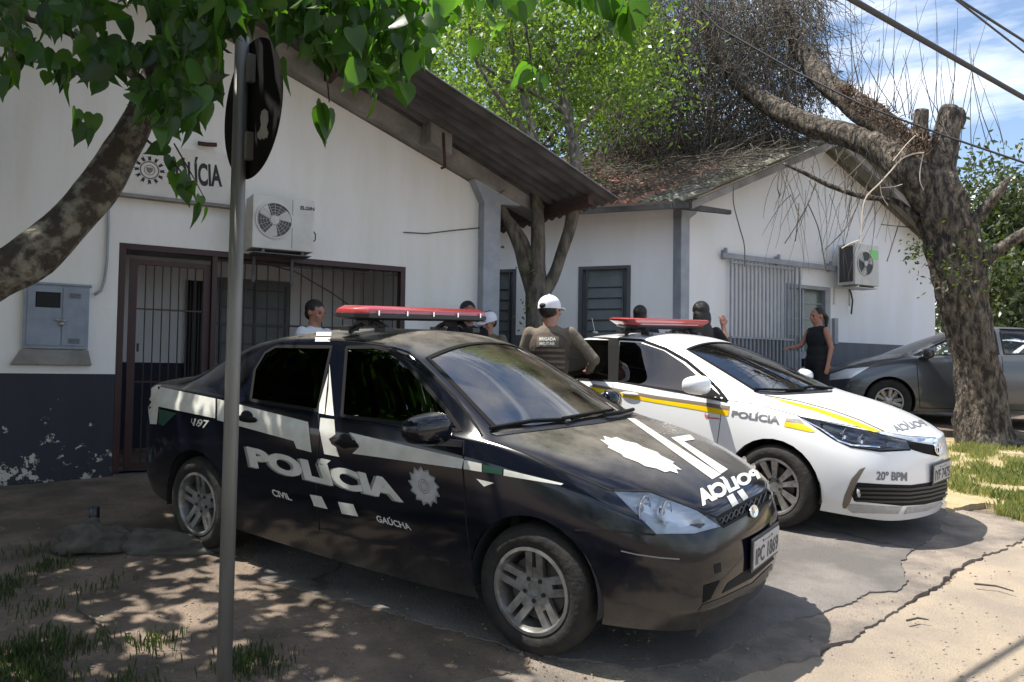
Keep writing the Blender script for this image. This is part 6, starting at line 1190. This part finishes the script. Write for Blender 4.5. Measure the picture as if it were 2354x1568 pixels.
def blades(name, regs, m, hgt=.07, w=.0024, label=None):
    V = []; Fc = []
    for reg, n in regs:
        xs = [p[0] for p in reg]; ys = [p[1] for p in reg]; k = 0
        while k < n:
            u, v = random.uniform(min(xs), max(xs)), random.uniform(min(ys), max(ys)); k += 1
            if not inpoly(u, v, reg): continue
            g = gnd(u, v)
            if noise.noise((g.x*2.6, g.y*2.6, 4)) < random.uniform(-.05, .35): continue
            for b in range(7):
                a = random.uniform(0, 2*PI); h_ = hgt*random.uniform(.4, 1.3); c = g+Vector((random.gauss(0, .05), random.gauss(0, .05), -.03)); d = Vector((math.cos(a), math.sin(a), 0)); s_ = Vector((-d.y, d.x, 0))*w; i = len(V)
                V += [c-s_, c+s_, c+d*h_*.10+s_*.6+Vector((0, 0, h_*.7+.03)), c+d*h_*.38+Vector((0, 0, h_*1.15+.03))]; Fc.append((i, i+1, i+2, i+3))
    me = MB(); me.v = [tuple(p) for p in V]; me.f = [list(f) for f in Fc]; me.m = [0]*len(Fc); o = me.build(name, m, norm=False); return tag(o, kind='stuff')
blades('grass', [([(0, 1440), (200, 1470), (400, 1450), (640, 1500), (700, 1568), (700, 1640), (-60, 1640), (-60, 1450)], 1300), ([(-60, 1270), (150, 1260), (350, 1300), (330, 1345), (160, 1400), (-60, 1440)], 900)], MT['grassdark'], .04)  # darker grass copy, the shade is put into its colour
blades('grass', [([(2180, 1010), (2354, 985), (2480, 985), (2480, 1215), (2354, 1195), (2240, 1150), (2188, 1125)], 14000), ([(2140, 960), (2200, 960), (2200, 1005), (2155, 1010)], 900)], MT['grassdry'], .07)
blades('grass', [([(2200, 1080), (2354, 1080), (2480, 1090), (2480, 1220), (2330, 1185), (2210, 1140)], 1500), ([(2140, 955), (2200, 965), (2195, 1000), (2150, 1005)], 900)], MT['grassg'], .08)
# fallen leaves, twigs and grit on the ground
P = []; 
for k in range(420): u = random.uniform(0, 1500); v = random.uniform(1190, 1568); P.append(gnd(u, v)+Vector((0, 0, .004)))
o = leaf_mesh(P, .022, 'leaf_litter', MT['grassdry'], None, 'leaflet', 0); tag(o, kind='stuff')
mb = MB()
for k in range(2200):
    u = random.uniform(100, 2354); v = 1210+360*random.random()**.7; g = gnd(u, v); r = random.uniform(.0018, .0075)*(1.6 if random.random() < .05 else 1)
    if noise.noise((g.x*1.5, g.y*1.5, 7)) < random.uniform(-.3, .4) or (u > 1500 and random.random() < .5): continue
    mb.ell(g+Vector((0, 0, -.004+r*.3)), (r*random.uniform(.8, 1.6), r, r*.7), 6)
tag(mb.build('gravel', MT['grit'], norm=False), kind='stuff')
for lab, pts in (('thin twig lying on the sandy road edge', [(2085, 1430), (2110, 1424), (2135, 1428)]), ('dry stick lying on the dirt left of the pole', [(180, 1400), (230, 1440), (262, 1480), (290, 1500)]), ('long thin twig on the paving at the right', [(2240, 1345), (2290, 1350), (2330, 1362)])):
    mb = MB(); mb.tube([gnd(*p)+Vector((0, 0, .008)) for p in pts], [.007, .006, .004, .003][:len(pts)], 6); tag(mb.build('twig', MT['twig']), lab, 'twig', 'twigs on the ground')
# unseen trees added behind the viewer to darken reflections in the paint and glass
P = []; S = []
for k in range(60):
    c = (random.uniform(-40, 4), random.uniform(-24, -16), random.uniform(.5, 4.5))
    for j in range(130): P.append((c[0]+random.gauss(0, 1.5), c[1]+random.gauss(0, 1.0), max(.1, c[2]+random.gauss(0, 1.0)))); S.append(random.uniform(.35, .6))
o = leaf_mesh(P, S, 'unseen_reflection_trees', MT['leafmid'], None, 'leaflet', .5); tag(o, kind='stuff')

# ================================================================ people
def remeshed(name, mb, vox, m, parent, smooth=3, wm=None):
    me = bpy.data.meshes.new('t'); me.from_pydata(mb.v, [], mb.f); bm = bmesh.new(); bm.from_mesh(me); bmesh.ops.remove_doubles(bm, verts=bm.verts, dist=1e-6); bmesh.ops.recalc_face_normals(bm, faces=bm.faces); bm.to_mesh(me); bm.free()
    o = bpy.data.objects.new('t', me); C.objects.link(o); r = o.modifiers.new('r', 'REMESH'); r.mode = 'VOXEL'; r.voxel_size = vox
    if smooth: q = o.modifiers.new('s', 'SMOOTH'); q.iterations = smooth; q.factor = .5
    dg = bpy.context.evaluated_depsgraph_get(); r2 = bpy.data.meshes.new_from_object(o.evaluated_get(dg)); bpy.data.objects.remove(o); bpy.data.meshes.remove(me)
    r2.name = name; r2.materials.clear(); r2.materials.append(m); r2.polygons.foreach_set('use_smooth', [True]*len(r2.polygons)); o = bpy.data.objects.new(name, r2); link(o, parent); return o
def limb(mb, pts, rs):
    pts = [Vector(p) for p in pts]; mb.tube(pts, list(rs), 14)
    for p, r in zip(pts, rs): mb.ell(p, (r, r, r), 12)
def hand(mb, w, d, up, side, curl=.5, s=1.0, fist=False):
    """w wrist, d direction of the fingers, up back of the hand, side towards the thumb"""
    w = Vector(w); d = Vector(d).normalized(); up = Vector(up); up = (up-d*up.dot(d)).normalized(); sd = d.cross(up)*side; R = Matrix((d, sd, up)).transposed()
    mb.ell(w+d*.045*s, (.052*s, .040*s, .016*s), 12, R); mb.tube([w-d*.01, w+d*.03*s], [.026*s, .03*s], 10)
    for k, (o, l) in enumerate(((.030, .072), (.010, .080), (-.010, .074), (-.030, .058))):
        c = 1.35 if fist else curl*(1+.15*k); p0 = w+d*.085*s+sd*o*s; q = d; P = [p0]
        for j, f in enumerate((.45, .32, .23)): a = c*(.5+.5*j); q = (d*math.cos(a)-up*math.sin(a)).normalized(); P.append(P[-1]+q*l*f*s)
        mb.tube([p0-d*.03*s]+P, [.010*s, .0098*s, .009*s, .0085*s, .007*s], 8); mb.ell(P[-1], (.007*s,)*3, 8)
    t0 = w+d*.02*s+sd*.03*s; t1 = t0+(d*.6+sd*.7-up*.2).normalized()*.04*s; t2 = t1+(d*.9+sd*(.1 if not fist else -.5)-up*.3).normalized()*.032*s; mb.tube([t0, t1, t2], [.014*s, .011*s, .008*s], 8); mb.ell(t2, (.008*s,)*3, 8)
def person(label, u, v_top, Y, H, yaw, arms, top, trousers, skin='skin', hair='hair', hairstyle='short', headyaw=0, headtilt=0, cap=False, vest=False, sleeves='short', vox=.012, wide=1.0, lean=(0, 0), beard=False, group=None):
    g = aty(u, 800, Y); base = Vector((g.x, g.y, gz(g.x, g.y))); ztop = aty(u, v_top, Y).z; k = (ztop-base.z)/1.75 if H is None else H/1.75
    mw = Matrix.Translation(base) @ Matrix.Rotation(yaw, 4, 'Z') @ Matrix.Scale(k, 4)
    t = thing('person', label, 'person', mw, group); W_ = wide; lx, ly = lean; hs = 1.1
    J = dict(pel=Vector((0, 0, .96)), wai=Vector((lx*.3, ly*.3, 1.10)), che=Vector((lx*.7, ly*.7, 1.30)), neb=Vector((lx, ly+.01, 1.47)), hed=Vector((lx*1.1, ly*1.1-.01, 1.628)))
    body = MB()
    for sx in (-1, 1):
        limb(body, [(sx*.095, 0, .93), (sx*.11, -.01, .50), (sx*.115, .02, .10)], [.088*W_, .058, .040]); body.ell((sx*.12, -.05, .045), (.045, .12, .045), 12)
    body.ell(J['pel'], (.165*W_, .115*W_, .13), 16); body.ell(J['wai'], (.14*W_, .10*W_, .14), 16); body.ell(J['che'], (.165*(W_*.5+.5), .108*W_, .19), 16); body.ell((lx*.9, ly*.9, 1.41), (.19, .075, .055), 16)
    limb(body, [J['neb']-Vector((0, 0, .03)), J['hed']-Vector((0, -.005, .06))], [.070, .060])
    Rh = Matrix.Rotation(headyaw, 3, 'Z') @ Matrix.Rotation(headtilt, 3, 'X'); hc = J['hed']; hp = lambda x, y, z: hc+Rh @ (Vector((x, y, z))*hs)
    body.ell(hp(0, .012, .025), [q*hs for q in (.075, .094, .092)], 18, Rh); body.ell(hp(0, -.022, -.045), [q*hs for q in (.056, .066, .066)], 16, Rh); body.ell(hp(0, -.06, -.085), [q*hs for q in (.028, .024, .022)], 10, Rh)
    body.ell(hp(0, -.098, -.018), [q*hs for q in (.012, .018, .024)], 10, Rh); body.ell(hp(0, -.088, -.056), [q*hs for q in (.022, .010, .007)], 10, Rh); body.ell(hp(0, -.083, .022), [q*hs for q in (.05, .012, .010)], 10, Rh)
    for sx in (-1, 1): body.ell(hp(sx*.076, .012, -.005), [q*hs for q in (.010, .018, .030)], 10, Rh); body.ell(hp(sx*.04, -.065, -.03), [q*hs for q in (.022, .018, .02)], 10, Rh)
    shirt = MB(); shirt.ell(J['pel']+Vector((0, 0, .03)), (.178*W_, .128*W_, .12), 18); shirt.ell(J['wai'], (.156*W_, .116*W_, .15), 18); shirt.ell(J['che'], (.18*(W_*.5+.5), .124*W_, .19), 18); shirt.ell((lx*.9, ly*.9, 1.41), (.202, .09, .066), 18); shirt.ell((lx*.9, ly*.9+.01, 1.445), (.12, .075, .055), 14); shirt.tube([J['neb']-Vector((0, 0, .06)), J['neb']+Vector((0, 0, .005))], [.10, .072], 16)
    for sx, a in zip((-1, 1), arms):
        sh = Vector((sx*.185+lx*.9, ly*.9, 1.415)); el_ = Vector(a[0]); wr = Vector(a[1]); limb(body, [sh, el_, wr], [.050, .039, .026]); body.ell(sh.lerp(el_, .45), (.046, .046, .05), 10)
        hand(body, wr, a[2], a[3], a[4], a[5], 1.0, a[6])
        if sleeves == 'long': limb(shirt, [sh, el_, wr.lerp(el_, .12)], [.066, .055, .040])
        elif sleeves == 'short': limb(shirt, [sh, sh.lerp(el_, .72)], [.066, .060])
        elif sleeves == 'band': limb(shirt, [sh+Vector((-sx*.05, 0, .0)), sh+Vector((-sx*.02, 0, 0))], [.06, .058]); 
    remeshed('body', body, vox, MT[skin], t, 3); remeshed('shirt', shirt, .016, MT[top], t, 4)
    tr = MB(); tr.ell(J['pel']-Vector((0, 0, .01)), (.174*W_, .124*W_, .125), 18)
    for sx in (-1, 1): limb(tr, [(sx*.095, 0, .92), (sx*.11, -.01, .50), (sx*.115, .02, .09)], [.102*W_, .078, .066])
    remeshed('trousers', tr, .016, MT[trousers], t, 4); sb = MB()
    for sx in (-1, 1): sb.ell((sx*.12, -.055, .045), (.052, .135, .05), 12)
    remeshed('shoes', sb, .012, MT['rubber'], t, 2)
    ey = MB()
    for sx in (-1, 1): ey.ell(hp(sx*.031, -.080, .0), [q*hs for q in (.012, .008, .007)], 10, Rh)
    ey.build('eyes', MT['ink'], t, smooth=True)
    hr = MB()
    if hairstyle == 'short': hr.ell(hp(0, .022, .04), [q*hs for q in (.083, .098, .088)], 18, Rh); hr.ell(hp(0, .055, -.015), [q*hs for q in (.072, .055, .065)], 14, Rh)
    elif hairstyle == 'long': hr.ell(hp(0, .022, .038), [q*hs for q in (.088, .103, .094)], 18, Rh); hr.ell(hp(0, .06, -.06), [q*hs for q in (.098, .066, .13)], 16, Rh); hr.ell(hp(0, .085, -.22), [q*hs for q in (.115, .05, .15)], 16, Rh); hr.ell(hp(.02, .088, -.36), [q*hs for q in (.09, .035, .12)], 14, Rh)
    elif hairstyle == 'ponytail': hr.ell(hp(0, .024, .036), [q*hs for q in (.081, .097, .088)], 18, Rh); limb(hr, [hp(0, .10, .04), hp(0, .145, -.02), hp(0, .14, -.14)], [.034, .036, .018])
    elif hairstyle == 'fade': hr.ell(hp(0, .03, .01), [q*hs for q in (.078, .086, .085)], 18, Rh)
    o = remeshed('hair', hr, .010, MT[hair], t, 1)
    # keep the hair behind the face
    bm = bmesh.new(); bm.from_mesh(o.data); iv = Rh.inverted(); dl_ = [v for v in bm.verts if (iv @ (v.co-hc)).y < -.045 and (iv @ (v.co-hc)).z < .055]; bmesh.ops.delete(bm, geom=dl_, context='VERTS'); bm.to_mesh(o.data); bm.free()
    if cap:
        c = MB(); prof = [(.090*math.cos(a), .088*math.sin(a)+.015) for a in [PI/2*i/8 for i in range(9)]]; A = Matrix.Translation(hp(0, .018, .022)) @ Rh.to_4x4() @ Matrix.Diagonal((hs, 1.13*hs, hs, 1))
        c.lathe([(.091, -.012)]+prof, 26, A); c.ell(hp(0, .018, .128), [q*hs for q in (.008, .008, .005)], 8, Rh)
        c.prism([hp(x, y, z) for x, y, z in ((-.070, -.070, .018), (-.062, -.13, .010), (-.03, -.160, .006), (.03, -.160, .006), (.062, -.13, .010), (.070, -.070, .018))], Rh @ Vector((0, 0, .008)))
        co_ = c.build('cap', MT['cap'], t, smooth=True, auto=math.radians(40)); b = MB(); b.ell(hp(0, .108, .030), [q*hs for q in (.034, .022, .026)], 12, Rh); b.build('cap_opening', MT['hair'], co_, smooth=True)
    if vest:
        vb = MB(); vb.ell((lx*.3, ly*.3, 1.12), (.178, .142, .17), 20); vb.ell(J['che'], (.196, .150, .17), 20); vb.ell((lx*.8, ly*.8, 1.39), (.155, .112, .055), 18); vo = remeshed('vest', vb, .013, MT['vest'], t, 4)
        bv = BVHTree.FromPolygons([v.co.copy() for v in vo.data.vertices], [list(p.vertices) for p in vo.data.polygons])
        def onback(a, z, off=.004):
            h = bv.ray_cast(Vector((a, 1, z)), Vector((0, -1, 0))); return (h[0]+Vector((0, off, 0))) if h[0] else Vector((a, .16, z))
        for txt, z0, z1, aw in (('BRIGADA', 1.345, 1.375, .075), ('MILITAR', 1.305, 1.335, .07)):
            vs, fs = text_mesh(txt, .03); vv, ff = tri_sub(vs, fs, .08); MB().add([onback(aw-2*aw*p[0], z0+(z1-z0)*p[1], .008) for p in vv], ff).build('lettering', MT['decal'], vo, norm=False)
        pn = MB(); G = [[onback(-.10+.02*i, 1.29+.02*j, .005) for i in range(11)] for j in range(6)]; pn.add([p for r in G for p in r], [(j*11+i, j*11+i+1, (j+1)*11+i+1, (j+1)*11+i) for j in range(5) for i in range(10)]); pn.build('back_panel', MT['khaki'], vo, norm=False, smooth=True)
        for z in (1.25, 1.20, 1.15, 1.10, 1.05, 1.0):
            bnd = MB(); G = [[onback(-.15+.02*i, z+dz, .006) for i in range(16)] for dz in (0, .022)]; bnd.add(G[0]+G[1], [(i, i+1, i+17, i+16) for i in range(15)]); bnd.build('webbing', MT['khaki'], vo, norm=False)
    return t
dn = Vector((0, 0, -1))
rest = lambda sx: ((sx*.27, .01, 1.14), (sx*.28, -.05, .90), (0, -.1, -1), (sx, 0, 0), -sx, .45, False)
person('man with short dark hair and a white shirt talking by the barred porch', 722, 692, 8.0, None, math.radians(62), (rest(-1), rest(1)), 'whitecloth', 'navy', 'skin', headtilt=.12, hairstyle='short')
person('dark-haired person almost hidden behind the red light bar of the black sedan', 1074, 694, 9.0, None, math.radians(20), (rest(-1), rest(1)), 'blackcloth', 'navy', 'skin2')
person('person in a white and navy cap looking down beside the blue-grey column', 1122, 718, 9.1, None, math.radians(-25), (rest(-1), rest(1)), 'khaki', 'navy', 'skin', cap=True, headtilt=.3, headyaw=-.2)
person('officer seen from behind in a white cap and brown vest lettered BRIGADA MILITAR', 1266, 681, 6.9, None, math.radians(158), (((-.27, .02, 1.14), (-.2, -.2, 1.02), (.5, -.8, 0), (0, 0, 1), 1, .5, False), ((.40, -.02, 1.20), (.24, -.26, 1.13), (-.7, -.6, .0), (0, -.2, 1), -1, .6, False)), 'khaki', 'khaki', 'skin', cap=True, vest=True, sleeves='long', hairstyle='fade', vox=.010, headyaw=.35, wide=1.08) if False else None
person('officer seen from behind in a white cap and brown vest lettered BRIGADA MILITAR', 1264, 682, 7.3, None, math.radians(168), (((-.40, -.03, 1.18), (-.32, -.27, 1.08), (.3, -.9, -.1), (-.3, 0, 1), 1, .6, False), ((.27, -.02, 1.16), (.20, -.20, 1.05), (-.3, -.9, 0), (0, 0, 1), -1, .5, False)), 'khaki', 'khaki', 'skin', cap=True, vest=True, sleeves='long', hairstyle='fade', vox=.009, headyaw=-.45, wide=1.08)
person('dark-haired person whose head shows over the left end of the white sedan light bar', 1471, 704, 10.4, None, math.radians(160), (rest(-1), rest(1)), 'navy', 'navy', 'skin2')
person('woman with long black hair seen from behind with her right fist raised', 1610, 696, 9.4, None, math.radians(185), (((-.33, -.04, 1.26), (-.31, -.12, 1.50), (.1, 0, 1), (0, 1, .1), 1, .9, True), rest(1)), 'blackcloth', 'blackcloth', 'skin', hairstyle='long', vox=.009)
person('woman in a black sleeveless top with a ponytail standing in profile by the annex door', 1880, 708, 12.3, None, math.radians(-75), (((-.24, -.12, 1.20), (-.16, -.32, 1.16), (.1, -1, 0), (0, 0, 1), 1, .6, False), ((.25, .04, 1.16), (.26, -.02, .93), (0, -.15, -1), (1, 0, 0), -1, .4, False)), 'blackcloth', 'blackcloth', 'skin', hairstyle='ponytail', sleeves='band', vox=.010, wide=1.25)
